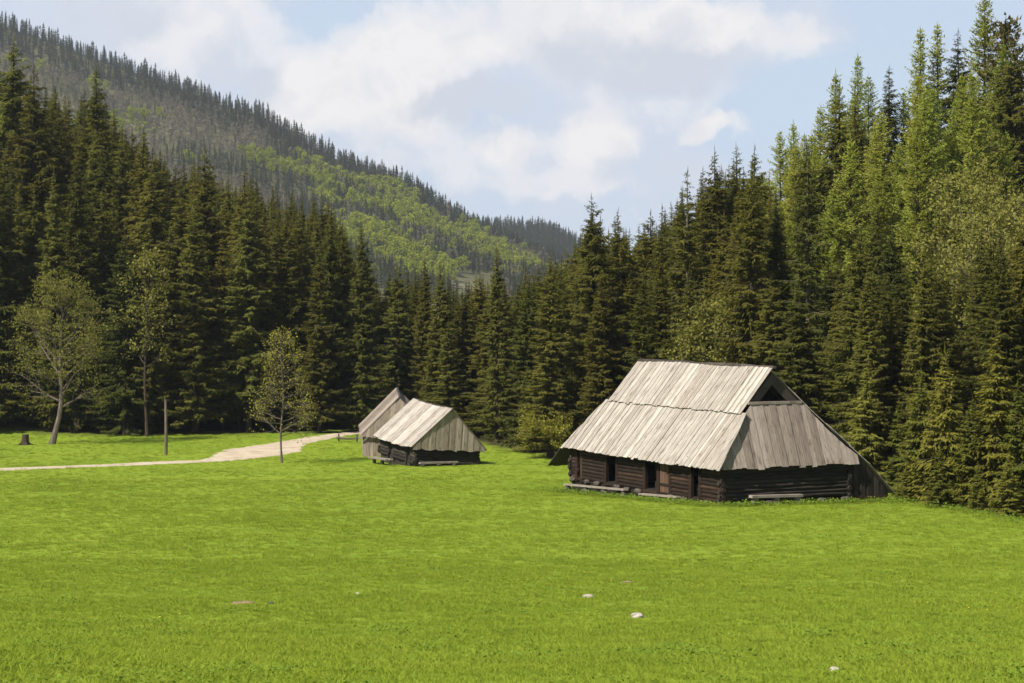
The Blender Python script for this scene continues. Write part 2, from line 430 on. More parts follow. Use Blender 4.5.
def conifer(seed, H=25.0, Rad=3.1, kind='spruce', step=.17, whorl=.5, bare=.05, mat=None, wid=.15, ragged=.3, bk='bark', open_=0):
    g = np.random.default_rng(seed)
    B, D, S, Ln, W, Fo, Rn = [], [], [], [], [], [], []
    z = H * bare
    tm = MB()
    lean = g.normal(0, .004, 2)
    n = 12
    tp = [(lean[0] * t * H * t, lean[1] * t * H * t, t * H - (.6 if t == 0 else 0)) for t in np.linspace(0, 1, n)]
    tm.tube(tp, [(.30 if kind != 'larch' else .25) * (1 - t) ** .85 * (1.25 if t == 0 else 1) + .012 for t in np.linspace(0, 1, n)], 7, .5)
    side_bias = g.random() * 6.28
    gaps = [(g.random() * .8 + .05, g.random() * 6.28) for _ in range(5)]
    while z < H * .985:
        t = z / H
        nb = int(g.integers(5, 8)) if kind == 'spruce' else int(g.integers(4, 7))
        if t > .9: nb = 4
        env = (1 - t) ** (.80 - .14 * (1 - t)) if kind == 'spruce' else (1 - t) ** .66 * (1 - .30 * (1 - t) ** 4)
        env *= min(1, .45 + t / .16)
        az0 = g.random() * 6.28
        for k in range(nb):
            az = az0 + k * 6.283 / nb + g.normal(0, .25)
            L = Rad * env * (1 + ragged * g.normal(0, .75)) * (1 + .12 * math.cos(az - side_bias))
            for gt, ga in gaps:
                if abs(t - gt) < .035 and math.cos(az - ga) > .35: L *= .45
            if kind == 'pine': L = Rad * (.35 + .65 * math.sin(min(1, t * 1.05) * 3.0) ** .7) * (.55 + .6 * g.random()) if t > .25 else .4
            if open_ and g.random() < open_ * (1 - t): continue
            L = max(L, .22)
            zz = z + g.uniform(-.5, .5) * whorl * (1 if kind == 'spruce' else .8)
            # shape of the branch
            if kind == 'spruce':
                dr = -.62 * (1 - t) ** .7 + .22 * t + g.normal(0, .07); up = .36 * (1 - t) + .05
            elif kind == 'larch':
                dr = -.22 * (1 - t) + .34 * t + g.normal(0, .10); up = .22
            else:
                dr = .15 + g.normal(0, .15); up = .18
            ss = np.arange(.12 if L < 1.2 else .2, 1.0, step / L * (1 if kind != 'larch' else 1.15))
            if len(ss) < 3: ss = np.linspace(.15, .95, 3)
            ca, sa = math.cos(az), math.sin(az)
            r = L * ss
            hz = zz + L * (dr * ss + up * ss ** 2)
            pts = np.stack([r * ca, r * sa, hz], -1) + g.normal(0, .03, (len(ss), 3))
            slope = dr + 2 * up * ss
            bd = unit(np.stack([np.full(len(ss), ca), np.full(len(ss), sa), slope], -1))
            sd = np.array([-sa, ca, 0.0])
            for sg in (-1, 1, 0):
                m = len(ss)
                if kind == 'spruce':
                    l = (.24 + .62 * (1 - ss) ** .8 * min(1, L / 2)) * (.5 + 1.0 * g.random(m)) * min(1, .40 + L / 1.7)
                    if sg == 0:
                        d = unit(bd + np.array([0, 0, -1.0]) * (.7 + .8 * g.random(m))[:, None] + g.normal(0, .28, (m, 3)))
                        l *= 1.0 + .25 * g.random(m)
                    else:
                        d = unit(bd * (.75 + .3 * g.random(m))[:, None] + sd * sg * (.75 + .3 * g.random(m))[:, None] + np.array([0, 0, -1.0]) * (.25 + .45 * g.random(m))[:, None])
                    w = l * .13 + wid * (.5 + .6 * g.random(m))
                elif kind == 'larch':
                    l = (.20 + .46 * (1 - ss) * min(1, L / 2)) * (.6 + .8 * g.random(m))
                    d = unit(bd * .7 + sd * sg * (.8 + .3 * g.random(m))[:, None] + np.array([0, 0, 1.0]) * (g.normal(-.1, .45, m))[:, None])
                    w = .06 + wid * .6 * (.5 + .6 * g.random(m))
                else:
                    if g.random() < .1: continue
                    l = .30 + .25 * g.random(m)
                    d = unit(g.normal(0, .7, (m, 3)) + bd * .5 + np.array([0, 0, .45]))
                    w = .16 + .12 * g.random(m)
                    pts = pts + g.normal(0, .10, (m, 3))
                s = unit(np.cross(d, np.array([0, 0, 1.0]) + g.normal(0, .35, (m, 3))))
                B.append(pts); D.append(d); S.append(s); Ln.append(l); W.append(w)
                Fo.append(w * (.15 + .3 * g.random(m))); Rn.append(np.clip(.30 + .5 * ss * g.random(m) + .25 * g.random(m), 0, 1))
            if L > .9 and kind != 'spruce' or L > 1.6:
                tm.tube([(0, 0, zz), (r[len(r) // 2] * ca, r[len(r) // 2] * sa, float(hz[len(r) // 2])), (r[-1] * ca, r[-1] * sa, float(hz[-1]))],
                        [.035, .022, .006], 3, .5, False)
        z += whorl * (.75 + .5 * g.random()) * (1 - .45 * t)
    m = 5
    B.append(np.tile([0, 0, H * .985], (m, 1)) + g.normal(0, .04, (m, 3))); D.append(unit(g.normal(0, .25, (m, 3)) * np.array([[.05], [.2], [1], [1.5], [1.5]]) + [0, 0, 1]))
    S.append(unit(g.normal(0, 1, (m, 3)))); Ln.append(np.array([1.0, .7, .45, .4, .4])); W.append(np.full(m, .07)); Fo.append(np.zeros(m)); Rn.append(np.full(m, .6))
    c = [np.concatenate(q) for q in (B, D, S, Ln, W, Fo, Rn)]
    c[0][:, 0] += lean[0] * c[0][:, 2] ** 2 / H; c[0][:, 1] += lean[1] * c[0][:, 2] ** 2 / H
    V, Fc, r = tris_from_kites(*c)
    crown = mesh_np('crown', V, Fc, mat, {'rnd': ('FACE', r)})
    to = tm.build('trunk', M[bk])
    trunk = to.data
    bpy.data.objects.remove(to)
    return trunk, crown

SPR = [conifer(100 + i, 25, (3.7, 4.3, 3.3, 4.7, 4.0, 3.1)[i], 'spruce', step=.105, wid=.065, mat=M['spruce'], bare=(.05, .12, .08, .04, .16, .10)[i], whorl=(.40, .44, .40, .46, .42, .40)[i], ragged=(.34, .42, .32, .46, .40, .34)[i]) for i in range(6)]
BARE = [conifer(150 + i, 25, 3.4, 'spruce', step=.12, wid=.06, mat=M['spruce'], bare=.10, whorl=.55, ragged=.5, bk='bark_pale', open_=.55) for i in range(2)]
YNG = [conifer(200 + i, 11, (2.3, 2.0, 2.5)[i], 'spruce', step=.10, whorl=.34, bare=.02, mat=M['young'], wid=.07) for i in range(3)]
LAR = [conifer(300 + i, 24, (3.5, 4.0, 3.1)[i], 'larch', step=.14, whorl=.42, bare=.2, mat=M['larch']) for i in range(3)]
PIN = [conifer(400 + i, 22, 3.0, 'pine', step=.16, whorl=.75, bare=.22, mat=M['pine']) for i in range(2)]

def broadleaf(seed, H, spread, mat, leaf=.2, nleaf=7, lead=True, upang=.8, bow=0.0, start=.3, bushy=False, bmat=None, nprim=13, r0=.22, leafd=.35):
    g = random.Random(seed); gn = np.random.default_rng(seed)
    tm = MB(); tips = []
    def limb(p, d, L, r, depth):
        n = 4 if depth < 3 else 3
        pts = [p]; rad = [r]; dirs = [d]
        for i in range(n):
            d = (d + Vector((g.gauss(0, .16), g.gauss(0, .16), g.gauss(.05, .10)))).normalized()
            p = p + d * L / n
            pts.append(p); rad.append(max(.006, r * (1 - .8 * (i + 1) / n))); dirs.append(d)
        tm.tube(pts, rad, 6 if depth < 2 else 3, .5, False)
        if depth >= 3 or L < .5:
            for q in pts[1:]: tips.append((q, d))
            return
        nb = {0: 6, 1: 6, 2: 4}[depth]
        for k in range(nb):
            t = .25 + .75 * (k + g.random() * .8) / nb
            i = min(int(t * n), n - 1); f = t * n - i
            q = pts[i].lerp(pts[i + 1], min(1, f))
            ax = dirs[i]
            sdv = Vector((g.gauss(0, 1), g.gauss(0, 1), g.gauss(.1, .5)))
            sdv = (sdv - ax * sdv.dot(ax)).normalized()
            nd = (ax * .75 + sdv * .8 + Vector((0, 0, .10))).normalized()
            limb(q, nd, L * (.62 - .25 * t) * (.8 + .4 * g.random()) + .25, rad[i] * .55, depth + 1)
        tips.append((pts[-1], d))
    if bushy:
        for k in range(11):
            a = g.random() * 6.28
            d = Vector((math.cos(a) * spread * .25 * g.random(), math.sin(a) * spread * .25 * g.random(), 1)).normalized()
            limb(Vector((math.cos(a) * .3, math.sin(a) * .3, -.1)), (d + Vector((math.cos(a), math.sin(a), 0)) * .55 * g.random()).normalized(), H * (.6 + .25 * g.random()), .05, 1)
    else:
        n = 10; pts = []
        for i in range(n + 1):
            t = i / n
            pts.append(Vector((-bow * math.sin(min(1, t * 2.2) * 1.57) + .12 * math.sin(t * 9 + seed), .1 * math.sin(t * 7 + seed * 2), t * H * .96 - (.3 if i == 0 else 0))))
        rr = [r0 * (1 - i / n) ** .8 + .012 for i in range(n + 1)]; rr[0] *= 1.35
        tm.tube(pts, rr, 8, .5)
        for k in range(nprim):
            t = start + (1 - start) * (k + g.random() * .6) / nprim
            if t > .97: continue
            i = min(int(t * n), n - 1); q = pts[i].lerp(pts[i + 1], t * n - i)
            a = k * 2.399 + g.random() * .8
            f = (t - start) / (1 - start)
            L = spread * (.42 + .58 * math.sin(min(1, f * .85 + .22) * 3.0)) * (.75 + .4 * g.random()) if lead is True else spread * (1 - f) ** .8 * (.8 + .35 * g.random()) + .4
            d = Vector((math.cos(a), math.sin(a), upang * (.6 + .7 * f))).normalized()
            limb(q, d, L, rr[i] * .5, 1)
        tips.append((pts[-1], Vector((0, 0, 1))))
    tp = np.array([list(p) for p, d in tips]); td = np.array([list(d) for p, d in tips])
    b = np.repeat(tp, nleaf, 0) + gn.normal(0, leafd * .5, (len(tp) * nleaf, 3))
    d = unit(np.repeat(td, nleaf, 0) * .4 + gn.normal(0, .7, b.shape))
    s = unit(np.cross(d, gn.normal(0, 1, b.shape)))
    l = leaf * (.6 + .8 * gn.random(len(b)))
    V, Fc, r = tris_from_kites(b, d, s, l, l * .6, l * .05, gn.random(len(b)))
    crown = mesh_np('crown', V, Fc, mat, {'rnd': ('FACE', r)})
    to = tm.build('trunk', bmat or M['bark_pale']); trunk = to.data; bpy.data.objects.remove(to)
    return trunk, crown

def place(kind, pair, x, y, h, href, label, cat, group=None, z=None, wide=1.0, rz=None):
    e = empty(kind, (x, y, (gzm(x, y) if z is None else z) - .05), (0, 0, random.random() * 6.28 if rz is None else rz))
    s = h / href
    e.scale = (s * wide, s * wide, s)
    tag(e, label, cat, group)
    for nm, me in (('trunk', pair[0]), ('crown', pair[1])):
        link(bpy.data.objects.new(nm, me), e)
    return e

# ------------------------------------------------------------------ scatter (geometry nodes) for what nobody could count
def scatter(name, pts, sc, rz, ix, sources, label, tilt=None):
    me = bpy.data.meshes.new(name)
    me.vertices.add(len(pts)); me.vertices.foreach_set('co', np.asarray(pts, np.float32).ravel())
    for n, arr, ty in (('sc', sc, 'FLOAT'), ('rz', rz, 'FLOAT'), ('ix', ix, 'INT')):
        a = me.attributes.new(n, ty, 'POINT'); a.data.foreach_set('value', np.asarray(arr, np.float32 if ty == 'FLOAT' else np.int32))
    o = link(bpy.data.objects.new(name, me))
    tag(o, label, None, None, 'stuff')
    col = bpy.data.collections.new(name + '_pieces')
    for i, s in enumerate(sources):
        so = bpy.data.objects.new('%s_piece_%02d' % (name, i), s); col.objects.link(so)
    ng = bpy.data.node_groups.new(name + '_nodes', 'GeometryNodeTree')
    ng.interface.new_socket('Geometry', in_out='INPUT', socket_type='NodeSocketGeometry')
    ng.interface.new_socket('Geometry', in_out='OUTPUT', socket_type='NodeSocketGeometry')
    N, Lk = ng.nodes, ng.links
    gi, go = N.new('NodeGroupInput'), N.new('NodeGroupOutput')
    ip = N.new('GeometryNodeInstanceOnPoints'); ci = N.new('GeometryNodeCollectionInfo')
    ci.inputs['Collection'].default_value = col
    ci.inputs['Separate Children'].default_value = True; ci.inputs['Reset Children'].default_value = True
    def na(n, ty):
        x = N.new('GeometryNodeInputNamedAttribute'); x.data_type = ty; x.inputs['Name'].default_value = n
        return x.outputs[0]
    cx = N.new('ShaderNodeCombineXYZ'); er = N.new('FunctionNodeEulerToRotation')
    Lk.new(na('rz', 'FLOAT'), cx.inputs['Z']); Lk.new(cx.outputs[0], er.inputs[0])
    Lk.new(gi.outputs[0], ip.inputs['Points']); Lk.new(ci.outputs[0], ip.inputs['Instance'])
    ip.inputs['Pick Instance'].default_value = True
    Lk.new(na('ix', 'INT'), ip.inputs['Instance Index']); Lk.new(er.outputs[0], ip.inputs['Rotation'])
    Lk.new(na('sc', 'FLOAT'), ip.inputs['Scale'])
    Lk.new(ip.outputs[0], go.inputs[0])
    md = o.modifiers.new('scatter', 'NODES'); md.node_group = ng
    return o
# ------------------------------------------------------------------ buildings
def LV(u, v, z): return Vector((u, -v, z))

def planks(mb, c0, c1, w, bot, top, thick=.035, lift=.03, jit=.05, gap=.012, g=random, nrm=None):
    """boards running from the line bot(c) to the line top(c), laid side by side, every second one over its neighbours"""
    cs = [c0]
    while cs[-1] < c1 - w * .6: cs.append(cs[-1] + w * (.75 + .5 * g.random()))
    cs[-1] = c1
    for i in range(len(cs) - 1):
        a, b = cs[i] + gap / 2, cs[i + 1] - gap / 2
        over = (i % 2) * lift + g.random() * .008
        if i % 2: a -= .035; b += .035
        a2, b2 = max(a, c0), min(b, c1)
        B0, B1, T0, T1 = bot(a2), bot(b2), top(a2), top(b2)
        if (T0 - B0).length < .05 and (T1 - B1).length < .05: continue
        n = (B1 - B0).cross((T0 + T1) / 2 - (B0 + B1) / 2).normalized() if nrm is None else nrm
        if nrm is None and n.z < 0: n = -n
        sl = ((T0 + T1) - (B0 + B1)).normalized()
        j0, j1 = g.gauss(0, jit), g.gauss(0, jit * .5)
        B0, B1 = B0 - sl * j0, B1 - sl * j0
        T0, T1 = T0 + sl * j1, T1 + sl * j1
        lo, hi = n * over, n * (over + thick)
        wob = n * g.gauss(0, .008)
        mb.quadbox([B0 + lo, B1 + lo, T1 + lo, T0 + lo], [B0 + hi + wob, B1 + hi, T1 + hi, T0 + hi + wob], g.random(), (T0 - B0).length, b - a)

def logs(mb, p0, p1, r, n, z0=.05, ext=.22, g=random, taper=0):
    """a wall of n horizontal logs"""
    d = (p1 - p0).normalized()
    for i in range(n):
        z = Vector((0, 0, z0 + r + i * r * 1.78))
        k_ = 1.0 if (i + 4 < n or ext < .05) else .1
        e0, e1 = ext * k_ * (.6 + .8 * g.random()), ext * k_ * (.6 + .8 * g.random())
        a, b = p0 - d * e0 + z, p1 + d * e1 + z
        k = 5
        pts = [a.lerp(b, q / k) + Vector((g.gauss(0, .012), g.gauss(0, .012), g.gauss(0, .01))) for q in range(k + 1)]
        mb.tube(pts, [r * (.97 + .1 * g.random()) for _ in pts], 8, g.random())

def blob(name, mat, parent, c, s, seed=0, g=None):
    """an irregular stone"""
    g = random.Random(seed)
    mb = MB(); n, m = 9, 5
    vs = []
    for i in range(m + 1):
        ph = math.pi * i / m - math.pi / 2
        for j in range(n):
            a = 2 * math.pi * j / n
            k = 1 + g.gauss(0, .11)
            vs.append((c[0] + s[0] * math.cos(ph) ** .8 * math.cos(a) * k if i not in (0, m) else c[0], c[1] + s[1] * math.cos(ph) ** .8 * math.sin(a) * k if i not in (0, m) else c[1], c[2] + s[2] * math.sin(ph) * (1 + g.gauss(0, .05))))
    k0 = 0
    mb.v = vs
    for i in range(m):
        for j in range(n):
            q = (i * n + j, i * n + (j + 1) % n, (i + 1) * n + (j + 1) % n, (i + 1) * n + j)
            mb.f.append(q); mb.r.append(.5); mb.uv.append([(0, 0)] * 4)
    return mb.build(name, mat, parent)

# ---- big log hut ---------------------------------------------------------
HX, HYY, YAW = 11.62, 105.0, R(26.4)
base_z = -11.33
hut = empty('log_hut', (HX, HYY, base_z), (0, 0, R(90) + YAW))
tag(hut, 'large dark log hut with a steep two-tier roof of silvery boards on the meadow', 'hut')
ZE, ZR, VR = 1.95, 7.37, 4.11
sf = (ZR - ZE) / (VR + .62)                     # front slope
def zf(v): return ZE + sf * (v + .62)
sb = (ZR - .28) / (11.45 - VR)                  # back slope
def vb(z): return VR + (ZR - z) / sb
UE, UH, ZH = -.33, 1.05, 5.46                   # near hip: eave u, top u, top z
def uhip(z): return UE + (z - ZE) * (UH - UE) / (ZH - ZE)
def zhip(u): return ZE + (u - UE) * (ZH - ZE) / (UH - UE)
UF, UFH = 17.78, 16.4
def zhipf(u): return ZE + (UF - u) * (ZH - ZE) / (UF - UFH)
ZB = 4.98
g = random.Random(5)
# front slope, lower tier (follows both hips) and the upper tier lapping over it
mb = MB()
def sagf(u): return .05 * math.sin(u * .9) * .4 - .04 * math.sin(math.pi * (u + .3) / 18)
def bot(u): return LV(u, -.62, ZE + sagf(u))
def top(u):
    z = min(ZB, zhip(u + .36) + .03, zhipf(u - .1) + .12); z = max(z, ZE + .02)
    return LV(u, (z - ZE) / sf - .62, z)
planks(mb, UE - .36, UF + .1, .27, bot, top, jit=.03, g=g)
mb.build('roof_lower_tier', M['roof'], hut)
mb = MB()
off = LV(0, -.754, .657) * .10
planks(mb, .98, 16.15, .27, lambda u: LV(u, (4.86 - ZE) / sf - .62, 4.86) + off, lambda u: LV(u, VR - .03, ZR + .04 * math.sin(u * .7)) + off, jit=.03, g=g)
mb.build('roof_upper_tier', M['roof'], hut)
# back slope down over the lean-to
mb = MB()
def topb(u):
    z = min(ZR - .02, max(.6, zhip(u) if u < UH + .4 else 99, ) if u < 1.0 else ZR - .02, (max(.6, zhipf(u)) if u > UFH else 99))
    return LV(u, vb(z), z)
planks(mb, UE - .02, UF + .1, .42, lambda u: LV(u, 11.62, .12), topb, jit=.05, g=g)
mb.build('roof_back_slope', M['roof'], hut)
# ridge
mb = MB()
for i in range(9):
    a = 1.0 + i * 1.69
    mb.beam(LV(a, VR + .05, ZR + .15 + g.gauss(0, .02)), LV(a + 1.66, VR + .05, ZR + .15 + g.gauss(0, .02)), .2, .15, rnd=g.random())
mb.build('roof_ridge', M['ridge'], hut)
# near hip (grey boards)
mb = MB()
def hb(v):
    return LV(UE + .02, v, ZE + .04 * math.sin(v * 2.1) * .6 + .02)
def ht(v):
    z = min(ZH, zf(v) - .06, ZR - (v - VR) * sb - .10)
    if v > 6.1: z -= .22 * math.sin(math.pi * (v - 6.1) / 3.2)
    z = max(z, ZE + .03)
    return LV(uhip(z) + .0, v, z)
planks(mb, -.45, 9.05, .38, hb, ht, jit=.04, lift=.028, g=g)
mb.build('gable_skirt', M['skirt'], hut)
# far hip with its long tail
mb = MB()
def fz(v): return min(ZH, zf(v) - .04, ZR - (v - VR) * sb - .1)
planks(mb, -.5, 9.1, .45, lambda v: LV(UF, v, ZE), lambda v: LV(UF - (max(fz(v), ZE + .03) - ZE) * (UF - UFH) / (ZH - ZE), v, max(fz(v), ZE + .03)), g=g, jit=.03)
planks(mb, -.62, 9.1, .45, lambda v: LV(19.75, v, .62), lambda v: LV(UF + .02, v, ZE + .06), g=g, jit=.05)
mb.build('gable_skirt', M['ridge'], hut)  # shade under the open far hip is put into this dark board colour
# the smoke opening at the top of the near gable: rake boards, sill beam, inner back wall
mb = MB()
v1, v2 = (ZH - ZE) / sf - .62, vb(ZH)
mb.beam(LV(1.22, v1 + .10, ZH - .30), LV(1.22, VR + .10, ZR - .40), .46, .05, up=(1, 0, 0))
mb.build('rake_board', M['ridge'], hut)
mb = MB()
mb.beam(LV(1.28, v2 - .12, ZH - .30), LV(1.28, VR - .12, ZR - .40), .50, .05, up=(1, 0, 0))
mb.build('rake_board', M['ridge'], hut)
mb = MB()
mb.beam(LV(UH - .02, v1 - .1, ZH + .06), LV(UH - .02, v2 - .1, ZH + .03), .20, .15, rnd=.7)
mb.build('gable_sill', M['skirt'], hut)
mb = MB()
planks(mb, -.3, 8.6, .35, lambda v: LV(3.2, v, 2.4), lambda v: LV(3.2, v, max(2.45, min(zf(v), ZR - (v - VR) * sb) - .12)), nrm=LV(-1, 0, 0), g=g)
mb.build('attic_partition', M['greylog'], hut)
# log walls. Front: stretches between the openings
OP = [(2.13, 3.20, 'open'), (5.38, 6.73, 'door'), (6.73, 8.33, 'open'), (11.6, 13.06, 'open'), (16.1, 16.8, 'open')]
st, cur = [], 0.0
for a, b, k in OP:
    if a - cur > .3: st.append((cur, a))
    cur = b
st.append((cur, 17.5))
rl = .125
for a, b in st:
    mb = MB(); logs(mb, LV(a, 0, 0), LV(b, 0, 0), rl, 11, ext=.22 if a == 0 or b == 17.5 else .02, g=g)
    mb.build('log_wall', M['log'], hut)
mb = MB(); mb.beam(LV(-.1, 0, 2.42), LV(17.6, 0, 2.42), .24, .18); mb.build('wall_plate', M['log'], hut)
for a, b, k in OP:
    for uu in (a, b):
        if uu == 6.73 and k == 'open': continue
        mb = MB(); mb.beam(LV(uu, -.03, -.1), LV(uu, -.03, 2.46), .20, .30, up=(1, 0, 0)); mb.build('door_post', M['log'], hut)
    mb = MB(); mb.beam(LV(a - .1, -.04, .06), LV(b + .1, -.04, .06), .24, .14); mb.build('door_sill', M['log'], hut)
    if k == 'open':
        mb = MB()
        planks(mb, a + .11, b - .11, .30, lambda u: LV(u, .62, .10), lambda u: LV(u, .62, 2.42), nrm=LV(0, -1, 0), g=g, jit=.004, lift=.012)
        mb.build('door', M['greylog'], hut)  # dark panel added behind the open doorway to block daylight and keep it black
    if k == 'door':
        mb = MB()
        planks(mb, a + .12, b - .12, .30, lambda u: LV(u, -.02, .15), lambda u: LV(u, -.02, 2.38), nrm=LV(0, -1, 0), g=g, jit=.004, lift=.012)
        d = mb.build('door', M['door'], hut)
        m2 = MB()
        for zz in (.6, 1.9):
            m2 = MB(); m2.beam(LV(a + .14, -.085, zz), LV(b - .14, -.085, zz), .05, .14, up=(0, 0, 1)); m2.build('cross_batten', M['log'], d)
        m2 = MB(); m2.tube([LV(a + .3, -.08, 1.2), LV(a + .3, -.17, 1.2), LV(a + .3, -.17, 1.4), LV(a + .3, -.08, 1.4)], [.015] * 4, 6); m2.build('handle', M['ridge'], d)
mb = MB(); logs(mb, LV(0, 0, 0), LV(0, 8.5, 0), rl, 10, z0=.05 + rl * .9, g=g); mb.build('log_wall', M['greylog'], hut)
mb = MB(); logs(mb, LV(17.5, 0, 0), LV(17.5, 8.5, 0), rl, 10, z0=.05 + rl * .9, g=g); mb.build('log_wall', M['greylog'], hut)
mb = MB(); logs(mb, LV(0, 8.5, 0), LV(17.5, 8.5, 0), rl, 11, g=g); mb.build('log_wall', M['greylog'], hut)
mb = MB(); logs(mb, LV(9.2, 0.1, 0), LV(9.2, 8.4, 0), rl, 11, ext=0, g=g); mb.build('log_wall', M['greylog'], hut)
# lean-to side boards
mb = MB()
planks(mb, 8.66, 11.3, .26, lambda v: LV(-.02, v, -.15), lambda v: LV(-.02, v, max(.06, ZR - (v - VR) * sb - .14)), nrm=LV(-1, 0, 0), g=g, jit=.01, lift=.018)
mb.build('lean_to_wall', M['greylog'], hut)
mb = MB(); planks(mb, .1, 17.4, .3, lambda u: LV(u, 11.2, -.2), lambda u: LV(u, 11.2, .35), nrm=LV(0, 1, 0), g=g); mb.build('lean_to_wall', M['greylog'], hut)
mb = MB(); mb.beam(LV(-.05, 8.5, .0), LV(-.05, 11.2, -.06), .16, .2); mb.build('lean_to_sill', M['log'], hut)
for i, u in enumerate((-.1, 1.6, 3.9, 5.2, 8.9, 10.4, 11.5, 13.9, 15.3, 17.2)):
    blob('foundation_stone', M['foundation'], hut, LV(u + g.gauss(0, .1), -.18, -.02), (.24 + .14 * g.random(), .18, .12 + .06 * g.random()), i)
for i, v in enumerate((1.2, 3.0, 5.1, 6.6, 8.3)):
    blob('foundation_stone', M['foundation'], hut, LV(-.12, v, -.03), (.2, .3 + .15 * g.random(), .15), 40 + i)
mb = MB()
mb.quadbox([LV(-.02, -.02, -.9), LV(-.02, 8.52, -.9), LV(17.52, 8.52, -.9), LV(17.52, -.02, -.9)], [LV(-.02, -.02, .19), LV(-.02, 8.52, .19), LV(17.52, 8.52, .19), LV(17.52, -.02, .19)])
mb.build('plinth', M['greylog'], hut)
hut_m = Matrix.Translation((HX, HYY, base_z)) @ Matrix.Rotation(R(90) + YAW, 4, 'Z')

def bench(pts, label, w=.36, th=.09, h=.42, stones=True, seats=1, nleg=3, group=None, seed=1):
    """a plank on short supports, from world point a to world point b"""
    a, b = Vector(pts[0]), Vector(pts[1])
    a.z, b.z = gzm(a.x, a.y), gzm(b.x, b.y)
    d = b - a; L = d.length
    c = (a + b) / 2
    e = empty('bench', c, (0, math.asin(-d.z / L), 0)); e.rotation_euler = d.to_track_quat('X', 'Z').to_euler()
    tag(e, label, 'bench', group)
    mb = MB(); mb.beam((-L / 2, 0, h), (L / 2, 0, h), w, th, rnd=.6)
    if seats > 1: mb.beam((-L / 2 + .1, w + .03, h - .01), (L / 2 - .2, w + .03, h - .01), w * .8, th, rnd=.2)
    mb.build('seat', M['bench'], e)
    for i in range(nleg):
        x = -L / 2 + .3 + (L - .6) * i / max(1, nleg - 1)
        if stones: blob('support_stone', M['foundation'], e, (x, 0, h / 2 - .08), (.24, .2, h / 2 + .06), seed * 7 + i)
        else:
            mb = MB(); mb.beam((x, -.02, -.1), (x, -.02, h - th / 2 - .003), w * .8, .22, up=(0, 1, 0), rnd=.3); mb.build('leg', M['bench'], e)
    return e
def hw(u, v):
    p = hut_m @ LV(u, v, 0); return (p.x, p.y, 0)
bench((hw(9.0, -.95), hw(16.6, -.95)), 'long low plank bench on stones under the front eave of the big hut', h=.48, nleg=4, seed=2)
bench((hw(3.4, -.75), hw(7.6, -.75)), 'shorter doorstep bench near the big hut\'s brown board door', h=.30, nleg=3, seed=3)
bench((hw(-.75, 1.35), hw(-.75, 4.75)), 'pale plank bench against the log gable wall of the big hut', h=.50, w=.36, th=.14, stones=False, nleg=3, seed=4)

